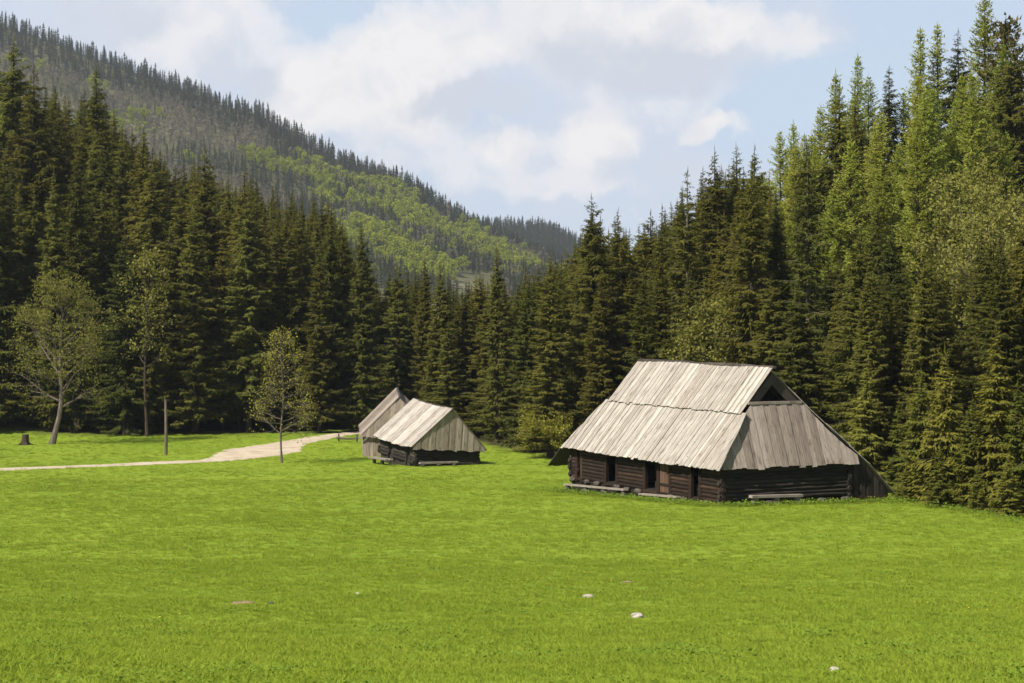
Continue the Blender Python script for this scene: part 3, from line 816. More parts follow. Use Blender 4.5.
# ---- small hut --------------------------------------------------------------
def small_hut(name, label, x, y, z, yaw, L, W, ov, ze, zr, tu, tv, ua, wid, roofmat, gabmat, wallmat, open_front=True, seed=3):
    g = random.Random(seed)
    m = Matrix.Rotation(R(90) + yaw, 3, 'Z') @ Matrix(((1, 0, 0), (0, 1, 0), (0, 0, 1)))
    q = (Matrix.Rotation(R(90) + yaw, 3, 'Z') @ Matrix.Rotation(-math.atan(tu), 3, 'Y') @ Matrix.Rotation(-math.atan(tv), 3, 'X')).to_euler()
    e = empty(name, (x, y, z), q); tag(e, label, 'hut')
    vr = W / 2; s = (zr - ze) / (vr + ov); ub = L + ua
    zfr = lambda v: ze + s * (min(v, W - v) + ov)
    sag = lambda u: -.13 * math.sin(math.pi * (u + ua) / (ub + ua))
    mb = MB(); planks(mb, -ua, ub, wid, lambda u: LV(u, -ov, ze + sag(u)), lambda u: LV(u, vr, zr + sag(u) * .8), g=g, jit=.03)
    mb.build('roof_front_slope', roofmat, e)
    mb = MB(); planks(mb, -ua, ub, wid, lambda u: LV(u, W + ov, ze + sag(u)), lambda u: LV(u, vr, zr - .05 + sag(u) * .8), g=g, jit=.06)
    mb.build('roof_back_slope', roofmat, e)
    mb = MB()
    for i in range(4):
        a = -ua + (ub + ua) * i / 4; b = -ua + (ub + ua) * (i + 1) / 4
        mb.beam(LV(a, vr + .05, zr + .05 + sag(a) * .8), LV(b, vr + .05, zr + .05 + sag(b) * .8), .16, .08)
    mb.build('roof_ridge', M['ridge'], e)
    for u in (-.06, L + .06):
        mb = MB()
        sg = -1 if u < 0 else 1
        planks(mb, -.42, W + .42, .30, lambda v: LV(u + sg * .20, v, ze - .12 + .06 * math.sin(v * 5)), lambda v: LV(u + sg * (.20 - .14 * (max(ze + .02, zfr(v) - .08) - ze) / (zr - ze)), v, max(ze + .02, zfr(v) - .08)), nrm=LV(sg, 0, 0), g=g, jit=.02, lift=.02)
        mb.build('gable', gabmat, e)
    r = .15; n = int((ze + .20) / (r * 1.78))
    if open_front:
        for a, b in ((0, .9), (1.9, 4.6), (5.8, L)):
            mb = MB(); logs(mb, LV(a, 0, 0), LV(b, 0, 0), r, n, ext=.2 if a == 0 or b == L else .02, g=g); mb.build('log_wall', wallmat, e)
        for a in (.9, 1.9, 4.6, 5.8):
            mb = MB(); mb.beam(LV(a, -.02, -.1), LV(a, -.02, ze + .3), .16, .24, up=(1, 0, 0)); mb.build('door_post', wallmat, e)
        for a, b in ((.98, 1.82), (4.68, 5.72)):
            mb = MB(); planks(mb, a, b, .28, lambda u: LV(u, .12, .1), lambda u: LV(u, .12, ze + .2), nrm=LV(0, -1, 0), g=g, jit=.004, lift=.01); mb.build('door', M['greylog'], e)
        for u in (0, L):
            mb = MB(); logs(mb, LV(u, 0, 0), LV(u, W, 0), r, n, z0=.05 + r * .9, g=g); mb.build('log_wall', wallmat, e)
        mb = MB(); logs(mb, LV(0, W, 0), LV(L, W, 0), r, n, g=g); mb.build('log_wall', wallmat, e)
    else:
        for (p0, p1, nr) in ((LV(0, 0, 0), LV(L, 0, 0), LV(0, -1, 0)), (LV(0, W, 0), LV(L, W, 0), LV(0, 1, 0)), (LV(0, 0, 0), LV(0, W, 0), LV(-1, 0, 0)), (LV(L, 0, 0), LV(L, W, 0), LV(1, 0, 0))):
            mb = MB(); dv = (p1 - p0)
            planks(mb, 0, dv.length, .28, lambda c: p0 + dv.normalized() * c + Vector((0, 0, -.25)), lambda c: p0 + dv.normalized() * c + Vector((0, 0, ze + .05)), nrm=nr, g=g, jit=.01, lift=.018)
            mb.build('board_wall', wallmat, e)
    mb = MB()
    mb.quadbox([LV(.05, .05, -.8), LV(.05, W - .05, -.8), LV(L - .05, W - .05, -.8), LV(L - .05, .05, -.8)], [LV(.05, .05, .21), LV(.05, W - .05, .21), LV(L - .05, W - .05, .21), LV(L - .05, .05, .21)])
    mb.build('plinth', M['greylog'], e)
    return e, Matrix.Translation((x, y, z)) @ q.to_matrix().to_4x4()
h2, h2m = small_hut('small_log_hut', 'small log hut with a broad-boarded pale roof and plank gable beside the gravel track', -7.92, 155.0, -13.5, .445, 7.72, 5.6, .62, 1.48, 4.79, .05, -.068, .33, .85, M['roof'], M['board'], M['greylog'])
h3, h3m = small_hut('plank_shed', 'grey plank shed with a steep board roof half hidden behind the small log hut', -13.15, 168.0, -13.72, R(5), 8.0, 6.3, .28, 1.72, 5.15, .05, 0, .25, .4, M['skirt'], M['board'], M['board'], False, 8)
def h2w(u, v):
    p = h2m @ LV(u, v, 0); return (p.x, p.y, 0)
bench((h2w(2.6, -1.0), h2w(6.4, -1.2)), 'rough double plank bench before the front wall of the small log hut', h=.5, w=.34, stones=False, seats=2, nleg=3, seed=5)
bench((h2w(-.7, .1), h2w(-.7, 3.5)), 'low log bench along the plank gable end of the small log hut', h=.30, w=.28, th=.14, stones=True, nleg=3, seed=6)

# ---- post, stump, rail, stones -----------------------------------------------
x, y, z = spot(166, 455)
mb = MB(); mb.tube([(0, 0, -.4), (.01, 0, 1.2), (.0, 0.02, 3.0), (-.03, 0, 4.95)], [.15, .14, .13, .11], 9, .5)
p = mb.build('wooden_post', M['bark_pale']); p.location = (x, y, z); tag(p, 'tall bare wooden post standing beside the gravel track', 'post')
x, y, z = spot(25, 445)
e = empty('tree_stump', (x, y, z)); tag(e, 'dark old tree stump on the grass left of the lone leafy tree', 'stump')
mb = MB(); mb.tube([(0, 0, -.2), (0, 0, .15), (.03, 0, .6), (.05, .02, 1.0)], [.62, .42, .34, .32], 11, .4); mb.build('stump_body', M['bark'], e)
for i in range(5):
    a = i * 1.3; mb = MB(); mb.tube([(.25 * math.cos(a), .25 * math.sin(a), .22), (.6 * math.cos(a), .6 * math.sin(a), .05), (.95 * math.cos(a + .2), .95 * math.sin(a + .2), -.1)], [.14, .10, .04], 6, .4); mb.build('root', M['bark'], e)
a = Vector(spot(337, 441.6)); b = Vector(spot(358, 442.5))
mb = MB(); mb.tube([a + Vector((0, 0, .34)), (a + b) / 2 + Vector((0, 0, .32)), b + Vector((0, 0, .38))], [.10, .09, .08], 8, .4)
e = empty('log_rail', a); tag(e, 'weathered log rail on low posts at the left wall of the plank shed', 'rail')
o = mb.build('rail', M['ridge'], e); o.matrix_parent_inverse = Matrix.Translation(-a)
for q in (a.lerp(b, .08), a.lerp(b, .95)):
    mb = MB(); mb.beam(q + Vector((0, .14, -.3)), q + Vector((0, .14, .75)), .14, .14, up=(0, 1, 0), rnd=.3); o = mb.build('post', M['ridge'], e); o.matrix_parent_inverse = Matrix.Translation(-a)
STONES = []
for i, (px, row, s, mt, lab) in enumerate([
        (588, 598, (.17, .11, .06), 'stone', 'flat pale stone in the grass before the big hut, farther of two bright ones'),
        (637, 618, (.15, .11, .075), 'stone', 'brightest white stone in the middle of the open meadow'),
        (834, 671, (.06, .045, .035), 'stone', 'small white stone lying at the lower right of the meadow'),
        (358, 594, (.07, .05, .035), 'stone', 'small pale stone left of the meadow centre beside dark weeds'),
        (271, 604, (.09, .06, .035), 'foundation', 'small dull stone beside a bare brown patch on the left meadow'),
        (243, 604, (.28, .16, .045), 'earth', 'low brown molehill of bare earth on the left meadow'),
        (627, 583, (.16, .12, .04), 'earth', 'small flat heap of reddish earth above the two white stones')]):
    x, y, z = spot(px, row)
    o = blob('molehill' if mt == 'earth' else 'stone', M[mt], None, (0, 0, 0), s, 60 + i); o.location = (x, y, z + s[2] * .55); STONES.append((x, y, s[0]))
    tag(o, lab, 'molehill' if mt == 'earth' else 'stone')

x, y, z = spot(1016, 517)
o = blob('earth_bank', M['earth'], None, (0, 0, 0), (1.5, .7, .32), 91); o.location = (x, y + .6, z + .05)
tag(o, 'dry brown earth showing on the bank at the right edge of the meadow', 'bank', None, 'structure')
# ------------------------------------------------------------------ trees
TX = np.array([-60, 0, 20, 40, 62, 85, 97, 120, 145, 165, 205, 225, 245, 275, 300, 325, 345, 360, 378, 395, 425, 445, 470, 497, 515, 530, 556, 575, 593, 618, 650, 670, 688, 714, 735, 757, 775, 790, 820, 836, 858, 870, 888, 920, 940, 960, 985, 1010, 1100])
TY = np.array([20, 40, 40, 64, 70, 82, 66, 115, 128, 150, 148, 172, 168, 182, 190, 188, 218, 224, 262, 262, 256, 278, 275, 246, 268, 252, 255, 232, 200, 212, 212, 195, 172, 150, 147, 160, 142, 125, 105, 78, 60, 75, 64, 30, 28, 30, 0, -15, -60])
def Ttop(px): return np.interp(px, TX, TY)
def seen_at(px, d): return (px - 512) / F * d, d
def htop(px, row, d):
    x = (px - 512) / F * d
    return (HY - row) / F * d - gzm(x, d), x
# named single trees: (pixel column, top row, distance, kind, label)
ONE = [
    (361, 222, 203, 'S', 'full spruce standing free just left of the plank shed'),
    (497, 246, 183, 'S', 'broad dark spruce directly right of the small log hut'),
    (440, 262, 196, 'S', 'spruce rising right behind the plank gable of the small log hut'),
    (424, 258, 205, 'S', 'spruce behind the ridge of the small log hut'),
    (398, 263, 210, 'S', 'spruce behind the peak of the plank shed'),
    (593, 196, 168, 'S', 'tall spruce with a thin leader above the left end of the big hut roof'),
    (550, 254, 166, 'S', 'dense spruce rising behind the round olive bush'),
    (618, 211, 172, 'S', 'slim spruce next right of the tall one with the thin leader'),
    (651, 212, 185, 'S', 'small-topped spruce at the low notch of the skyline above the big hut'),
    (687, 171, 160, 'S', 'spruce with a pale bare trunk above the ridge of the big hut'),
    (716, 150, 178, 'S', 'dark narrow spruce, left one of a skyline pair above the hut ridge'),
    (736, 147, 180, 'S', 'dark narrow spruce, right one of a skyline pair above the hut ridge'),
    (753, 148, 186, 'S', 'dark spruce just before the first pale larches on the skyline'),
    (808, 160, 146, 'S', 'tall thin spruce with a pale visible trunk above the right end of the big hut'),
    (842, 90, 176, 'S', 'very dark spruce below the two pointed larches on the skyline'),
    (888, 66, 205, 'S', 'dark-topped spruce between the larches high on the right slope'),
    (960, 30, 200, 'S', 'dark spruce behind the bright larch high at the right'),
    (12, 38, 226, 'S', 'tallest dark spruce at the left edge of the forest'),
    (36, 66, 222, 'S', 'second dark spruce from the left edge of the forest'),
    (97, 64, 226, 'S', 'pointed spruce standing above the left forest before the bare hillside'),
    (141, 127, 214, 'S', 'spruce above the left forest over the wooden post'),
    (203, 147, 216, 'S', 'pointed spruce above the left forest, over the bend of the track'),
    (243, 168, 212, 'S', 'spruce above the left forest behind the thin young tree'),
    (781, 131, 222, 'L', 'first pale larch on the skyline right of the dark spruce pair'),
    (793, 122, 226, 'L', 'second pale larch on the skyline right of the dark spruce pair'),
    (820, 105, 222, 'L', 'pale larch left of the two tallest pointed larches'),
    (836, 72, 222, 'L', 'pointed pale larch, left of the tallest pair on the skyline'),
    (858, 55, 226, 'L', 'pointed pale larch, right and higher of the tallest pair on the skyline'),
    (869, 76, 222, 'L', 'smaller pale larch close right of the highest pointed one'),
    (921, 28, 222, 'L', 'larch with a blunt top high on the right slope, left of a twin'),
    (938, 24, 224, 'L', 'larch with a blunt top high on the right slope, right of its twin'),
    (962, 72, 176, 'L', 'brightest yellow-green larch on the right slope beside the dark pine'),
    (800, 160, 196, 'L', 'light larch below the skyline larches, over the hut\'s gable'),
    (905, 92, 206, 'L', 'light green larch below the dark-topped spruce on the right slope'),
    (875, 120, 196, 'L', 'light green larch in the middle of the right slope'),
    (945, 130, 190, 'L', 'light green larch left below the brightest one'),
    (757, 182, 205, 'L', 'pale half-hidden larch behind the dark spruces above the hut'),
    (850, 140, 190, 'L', 'light larch standing against the very dark spruce'),
    (984, -12, 222, 'L', 'thin-topped larch cut by the top edge of the picture'),
    (1008, 20, 192, 'P', 'broad dark brown-green pine at the right edge above the slope'),
    (900, 402, 117, 'Y', 'young spruce at the meadow rim just right of the big hut\'s lean-to'),
    (922, 372, 112, 'Y', 'young spruce at the meadow rim, second right of the lean-to'),
    (945, 352, 108, 'Y', 'tallest light young spruce at the meadow rim right of the big hut'),
    (972, 398, 103, 'Y', 'bushy young spruce at the rim over the lowest meadow corner'),
    (996, 330, 103, 'Y', 'tall young spruce near the right edge, over the earth bank'),
    (1019, 385, 98, 'Y', 'young spruce cut by the right edge of the picture'),
    (908, 462, 109, 'Y', 'small spruce seedling in the grass at the lean-to corner'),
    (940, 446, 103, 'Y', 'low spreading young spruce at the meadow rim'),
    (978, 462, 99, 'Y', 'low dark young spruce above the lower meadow rim'),
    (1008, 455, 96, 'Y', 'low young spruce on the bank at the right edge'),
]
SH = {'S': (SPR, 25, 'spruce_tree', 'spruce'), 'L': (LAR, 24, 'larch_tree', 'larch'), 'P': (PIN, 22, 'pine_tree', 'pine'), 'Y': (YNG, 11, 'young_spruce', 'spruce')}
cand = []            # (d, px, x, h, kind, label, group)
for i, (px, row, d, k, lab) in enumerate(ONE):
    h, x = htop(px, row, d)
    cand.append((d, x, h, k, lab, {'Y': 'young spruces along the meadow rim', 'L': 'pale larches on the right slope', 'P': 'pines at the right edge'}.get(k, None), True))
pts1 = np.array([(c[1], c[0]) for c in cand])
def zone(px, d, k):
    if k == 'L': return 'pale yellow-green larch scattered among the spruces of the right-hand slope', 'larches among the spruces of the right slope'
    if px < 348: return 'dark spruce in the shady forest wall behind the gravel track', 'spruces of the dark forest behind the track'
    if px < 545: return 'spruce in the stand behind and right of the small log hut', 'spruces between the small and the big hut'
    if px < 880: return 'spruce on the wooded slope rising behind the big hut', 'spruces on the slope behind the big hut'
    return 'spruce on the steep slope right of the big hut', 'spruces on the steep right slope'
g2 = np.random.default_rng(23)
for yy in np.arange(84, 335, 4.3):
    for xx in np.arange(-110, 115, 4.3):
        x = xx + g2.uniform(-1.9, 1.9); d = yy + g2.uniform(-1.9, 1.9)
        px = 512 + F * x / d
        if px < -110 or px > 1130: continue
        E0 = float(edge(px)) + g2.uniform(-1, 3)
        if d < E0 or d > E0 + 115: continue
        if px > 350 and px < 480 and d > E0 + 60: continue
        if np.min(np.hypot(pts1[:, 0] - x, pts1[:, 1] - d)) < 3.0: continue
        k = 'S'
        right = px > 740 and d > 160
        if right and g2.random() < (.72 if d > 168 and px > 775 else .25): k = 'L'
        trow = float(Ttop(px)) + g2.uniform(4, 26)
        if px > 770 and d < 168: trow = max(trow, np.interp(px, [770, 830, 900, 1024], [160, 205, 240, 225]) + g2.uniform(-20, 75))
        hmax = (HY - trow) / F * d - gzm(x, d)
        hn = g2.uniform(19, 30) if px < 348 else g2.uniform(15, 27)
        if d - E0 < 9 and px > 560: hn = g2.uniform(7, 19)
        if px > 348 and px < 545: hn = min(hn, g2.uniform(11, 21))
        h = min(hn, hmax)
        if h < 7: continue
        if k == 'S' and h < 10: k = 'Y'
        lab, gr = zone(px, d, k)
        if k == 'Y': lab, gr = 'young spruce among the taller trees of the wooded slope', 'young spruces among the taller trees'
        cand.append((d, x, h, k, lab, gr, False))
# what of each tree shows: paint narrow cones front to back on a coarse picture
W4, H4 = 1024 // 3 + 60, 683 // 3
occ = np.zeros((H4, W4), bool)
cand.sort(key=lambda c: c[0])
vis = []
rows = np.arange(H4)[:, None] * 3 + 1.5; cols = np.arange(W4)[None, :] * 3 + 1.5 - 90
for c in cand:
    d, x, h = c[0], c[1], c[2]
    px = 512 + F * x / d; zb = gzm(x, d)
    rb = HY - zb * F / d; rt = HY - (zb + h) * F / d
    hwid = (2.5 if c[3] != 'Y' else 2.2 * 25 / 11) * h / 25 * F / d
    i0, i1 = max(0, int((px - hwid + 90) / 3)), min(W4, int((px + hwid + 90) / 3) + 2)
    j0, j1 = max(0, int(rt / 3)), min(H4, int(rb / 3) + 1)
    if i1 <= i0 or j1 <= j0: vis.append(0); continue
    rr = rows[j0:j1]; ccx = cols[:, i0:i1]
    m = np.abs(ccx - px) < hwid * np.clip((rr - rt) / max(rb - rt, 1), 0, 1) ** .9 + .8
    infr = (ccx > 0) & (ccx < 1024)
    v = (m & infr & ~occ[j0:j1, i0:i1]).sum()
    # thin crowns let some of what stands behind through
    occ[j0:j1, i0:i1] |= m & (np.abs(ccx - px) < hwid * .85 * np.clip((rr - rt) / max(rb - rt, 1), 0, 1))
    vis.append(int(v))
vis = np.array(vis)
order = np.argsort(-vis)
LIM = {'S': 285, 'L': 120, 'Y': 110, 'P': 20}
cnt = {k: 0 for k in LIM}; single = set()
for i in order:
    k = cand[i][3]
    if cand[i][6] or (vis[i] >= 3 and cnt[k] < LIM[k]):
        single.add(i); cnt[k] += 1
stuff = []
print('TREES cand', len(cand), 'single', cnt)
for i, (d, x, h, k, lab, gr, named) in enumerate(cand):
    if i in single:
        pairs, href, nm, cat = SH[k]
        if 'pale' in (lab or '') and 'trunk' in lab: pairs = BARE
        j = random.randrange(len(pairs))
        place(nm, pairs[j], x, d, h, href, lab, cat, gr, wide=random.uniform(.9, 1.12) * (1.0 if h / href > .8 else min(1.35, (.8 * href / h) ** .5)))
    elif d < 300: stuff.append((x, d, gzm(x, d) - .05, h / 25, k))
# the rest of the wood, hidden but for gaps
def joined(pair):
    a, b = pair
    me = bpy.data.meshes.new('forest_piece')
    import bmesh
    bm = bmesh.new(); bm.from_mesh(a); na = len(bm.faces); bm.from_mesh(b)
    bm.faces.ensure_lookup_table()
    for i, f in enumerate(bm.faces): f.material_index = 0 if i < na else 1
    bm.to_mesh(me); bm.free()
    me.materials.append(a.materials[0]); me.materials.append(b.materials[0])
    return me
JS = [joined(p) for p in SPR[:3]] + [joined(LAR[0])]
st_ = stuff + [(-62, 152, gzm(-62, 152), 1.0, 'S'), (-66, 160, gzm(-66, 160), 1.08, 'S')]
scatter('forest', [s[:3] for s in st_], [s[3] for s in st_], [random.random() * 6.28 for _ in st_], [3 if s[4] == 'L' else random.randrange(3) for s in st_], JS,
        'inner trees of the wood showing only in gaps between the front spruces')['category'] = 'forest'

# broad-leaved trees and bushes
def bl(kind, seed, px, row, top, label, cat='tree', mat='leaf_olive', d=None, **kw):
    x, y, z = spot(px, row) if d is None else ((px - 512) / F * d, d, gzm((px - 512) / F * d, d))
    H = (HY - top) / F * y - z
    pair = broadleaf(seed, H, kw.pop('spread') * H, M[mat], **kw)
    return place(kind, pair, x, y, H, H, label, cat, z=z, rz=0)
bl('leafy_tree', 31, 52, 444, 298, 'lone olive-leaved tree with a bowed trunk at the left edge of the meadow', spread=.38, bow=-.9, start=.26, nprim=21, nleaf=5, leaf=.19, upang=.75, r0=.27, leafd=.4, bmat=M['bark_pale'])
bl('young_leafy_tree', 47, 282, 463, 326, 'thin young tree with sparse yellow-green buds in front of the track bend', mat='leaf_young', spread=.20, start=.2, nprim=36, nleaf=1, leaf=.14, upang=.38, lead=False, r0=.085, leafd=.25)
bl('slender_tree', 52, 146, 440, 245, 'slender half-bare leafy tree in front of the dark forest by the post', mat='leaf_dull', spread=.15, start=.35, nprim=15, nleaf=2, leaf=.26, upang=.9, r0=.16, d=196, leafd=.4, bmat=M['bark'])
bl('round_bush', 61, 560, 458, 404, 'round olive bush on the meadow left of the big hut', 'bush', 'leaf_young', spread=.6, bushy=True, nleaf=9, leaf=.17, leafd=.3)
bl('willow_tree', 71, 716, 440, 312, 'pale olive willow thicket behind the ridge of the big hut', 'tree', 'leaf_dull', d=150, spread=.36, start=.12, nprim=18, nleaf=8, leaf=.26, upang=1.0, leafd=.45)
bl('willow_tree', 72, 972, 400, 196, 'greyish pale willow on the steep slope at the right edge', 'tree', 'leaf_dull', d=150, spread=.36, start=.15, nprim=18, nleaf=7, leaf=.28, upang=1.0, leafd=.5)
bl('willow_tree', 73, 1012, 390, 232, 'pale willow behind the tall young spruce at the right edge', 'tree', 'leaf_dull', d=140, spread=.36, start=.15, nprim=16, nleaf=7, leaf=.26, upang=1.0, leafd=.5)
bl('leafy_tree', 74, 470, 420, 338, 'light green leafy tree glimpsed between spruces right of the small hut', 'tree', 'leaf_olive', d=205, spread=.4, start=.2, nprim=14, nleaf=8, leaf=.3, leafd=.5)
bl('leafy_tree', 75, 566, 420, 318, 'light green leafy tree glimpsed between spruces above the round bush', 'tree', 'leaf_olive', d=190, spread=.35, start=.2, nprim=14, nleaf=8, leaf=.3, leafd=.5)

# ------------------------------------------------------------------ far woods (thousands, nobody could count)
def far_conifer(seed):
    _, c = conifer(seed, 18, 3.3, 'spruce', step=.8, whorl=1.1, bare=.05, mat=M['far_dark'], wid=.8)
    return c
FC = [far_conifer(500 + i) for i in range(3)]
def far_round(seed, mat, H, Rr, n, leaf, lo=.25):
    g = np.random.default_rng(seed)
    k = 9
    cen = np.stack([g.normal(0, Rr * .42, k), g.normal(0, Rr * .42, k), H * g.uniform(lo + .15, .88, k)], -1)
    ci = g.integers(0, k, n)
    d0 = unit(g.normal(0, 1, (n, 3)))
    b = cen[ci] + d0 * (Rr * .48 * g.uniform(.5, 1.05, n))[:, None]
    d = unit(d0 * .5 + g.normal(0, .7, (n, 3))); s = unit(np.cross(d, g.normal(0, 1, (n, 3))))
    l = leaf * g.uniform(.6, 1.4, n)
    V, Fc, r = tris_from_kites(b, d, s, l, l * .7, l * .05, g.random(n))
    # trunk
    tv = np.array([[.2 * math.cos(a), .2 * math.sin(a), zz] for zz in (-.5, H * .8) for a in (0, 2.1, 4.2)]); kk = len(V)
    tf = np.array([[0, 1, 4], [0, 4, 3], [1, 2, 5], [1, 5, 4], [2, 0, 3], [2, 3, 5]]) + kk
    return mesh_np('far_piece', np.concatenate([V, tv]), np.concatenate([Fc, tf]), mat, {'rnd': ('FACE', np.concatenate([r, np.full(6, .5)]))})
FG = [far_round(600 + i, M['far_green'], (15, 12)[i], (4.6, 3.8)[i], 460, 1.2) for i in range(2)]
FB = [far_round(620 + i, M['far_grey'], 15, 2.4, 130, .9, .1) for i in range(2)]
sd, sg, sgy = [], [], []
g3 = np.random.default_rng(5)
def far_points(xa, xb, ya, yb, sp, f, hillB=False):
    for yy in np.arange(ya, yb, sp):
        for xx in np.arange(xa, xb, sp):
            x = xx + g3.uniform(-.5, .5) * sp; y = yy + g3.uniform(-.5, .5) * sp
            px = 512 + F * x / y
            if px < -60 or px > 720: continue
            z = float(f(np.array(x), np.array(y)))
            row = HY - (z + 16) * F / y
            if row > Ttop(px) + (34 if px < 380 else 70): continue
            yield x, y, z, px, row
for x, y, z, px, row in far_points(-760, 190, 1150, 1935, 6.6, HA):
    crest = y > 1820
    q = float(fbm(x / 55, y / 75, 3)); q2 = float(fbm(x / 90 + 40, y / 120, 3)); rr = g3.random()
    green = np.interp(px, [230, 275, 330, 440, 500, 560], [.0, .46, .64, .60, .5, .2]) - .4 * float(sstep(15, 60, row + 14 - np.interp(px, [250, 350, 480], [150, 195, 250])))
    grey = np.interp(px, [0, 40, 100, 250, 300, 420, 520], [.35, .8, .85, .5, .12, .12, .25])
    if 452 < px < 496 and 266 < row + 14 < 290 and rr < .9: continue
    if crest: k = 'd' if rr < .97 else 'b'
    elif q * 1.3 + .25 * (rr - .5) < green - .55: k = 'g' if rr < .72 else 'x'
    elif q2 + .3 * (rr - .5) < grey - .55: k = 'b' if rr < .6 else ('x' if rr < .9 else 'd')
    else: k = 'd' if rr < .7 else ('b' if rr < .82 else 'x')
    s = (x, y, z - .3)
    if k == 'd': sd.append((s, g3.uniform(.55, 1.05) * (1.0 if crest else .85) * (1.0 if rr < .5 else .75)))
    elif k == 'g': sg.append((s, g3.uniform(.6, 1.0)))
    elif k == 'b': sgy.append((s, g3.uniform(.6, 1.1)))
for x, y, z, px, row in far_points(-260, 420, 2200, 2680, 9.0, HB):
    sd.append(((x, y, z - .3), g3.uniform(.9, 1.35)))
print('FAR', len(sd), len(sg), len(sgy))
for nm, L_, src, lab, cat in (('distant_spruces', sd, FC, 'dark spruce wood covering the distant ridges', 'forest'), ('distant_broadleaf_wood', sg, FG, 'fresh light green leafy wood on the distant hillside', 'forest'), ('distant_bare_wood', sgy, FB, 'grey-brown half-bare wood on the distant upper hillside', 'forest')):
    scatter(nm, [s for s, k in L_], [k for s, k in L_], [random.random() * 6.28 for _ in L_], [random.randrange(len(src)) for _ in L_], src, lab)['category'] = cat

# ------------------------------------------------------------------ grass
def tuft(seed, n, hgt, rad, wid, lean=.5):
    g = np.random.default_rng(seed)
    a = g.random(n) * 6.283; r = rad * np.sqrt(g.random(n))
    b = np.stack([r * np.cos(a), r * np.sin(a), np.full(n, -.02)], -1)
    a2 = a + g.normal(0, 1.2, n)
    d = unit(np.stack([np.cos(a2) * lean, np.sin(a2) * lean, np.ones(n)], -1) + g.normal(0, .22, (n, 3)))
    s = unit(np.cross(d, g.normal(0, 1, (n, 3))))
    l = hgt * g.uniform(.55, 1.2, n); w = wid * g.uniform(.7, 1.3, n)
    tip = b + d * l[:, None] + np.stack([np.cos(a2), np.sin(a2), -np.ones(n) * .6], -1) * (l * .28)[:, None]
    m = b + d * (l * .55)[:, None]
    V = np.stack([b - s * w[:, None] / 2, b + s * w[:, None] / 2, m + s * w[:, None] * .45, m - s * w[:, None] * .45, tip], 1)
    k = np.arange(n)[:, None] * 5
    Fc = np.concatenate([k + [0, 1, 2], k + [0, 2, 3], k + [3, 2, 4]], 1).reshape(-1, 3)
    return mesh_np('tuft', V.reshape(-1, 3), Fc, M['grass'], {'rnd': ('FACE', np.repeat(g.random(n), 3))})
def weed(seed, n, rad, leaf):
    g = np.random.default_rng(seed)
    a = g.random(n) * 6.283; r = rad * np.sqrt(g.random(n))
    b = np.stack([r * np.cos(a), r * np.sin(a), g.uniform(.03, .13, n)], -1)
    d = unit(np.stack([np.cos(a), np.sin(a), g.uniform(-.1, .7, n)], -1)); s = unit(np.cross(d, np.array([0, 0, 1.0]) + g.normal(0, .3, (n, 3))))
    l = leaf * g.uniform(.6, 1.3, n)
    V, Fc, rr = tris_from_kites(b, d, s, l, l * .7, l * .08, g.random(n))
    return mesh_np('weed', V, Fc, M['weed'], {'rnd': ('FACE', rr)})
TU = [tuft(700, 34, .11, .14, .007), tuft(701, 30, .15, .13, .008), tuft(702, 40, .08, .16, .007, .8), weed(703, 22, .13, .045), weed(704, 20, .17, .06)]
GP, GS, GI = [], [], []
g4 = np.random.default_rng(77)
hutinv = hut_m.inverted(); h2i = h2m.inverted(); h3i = h3m.inverted()
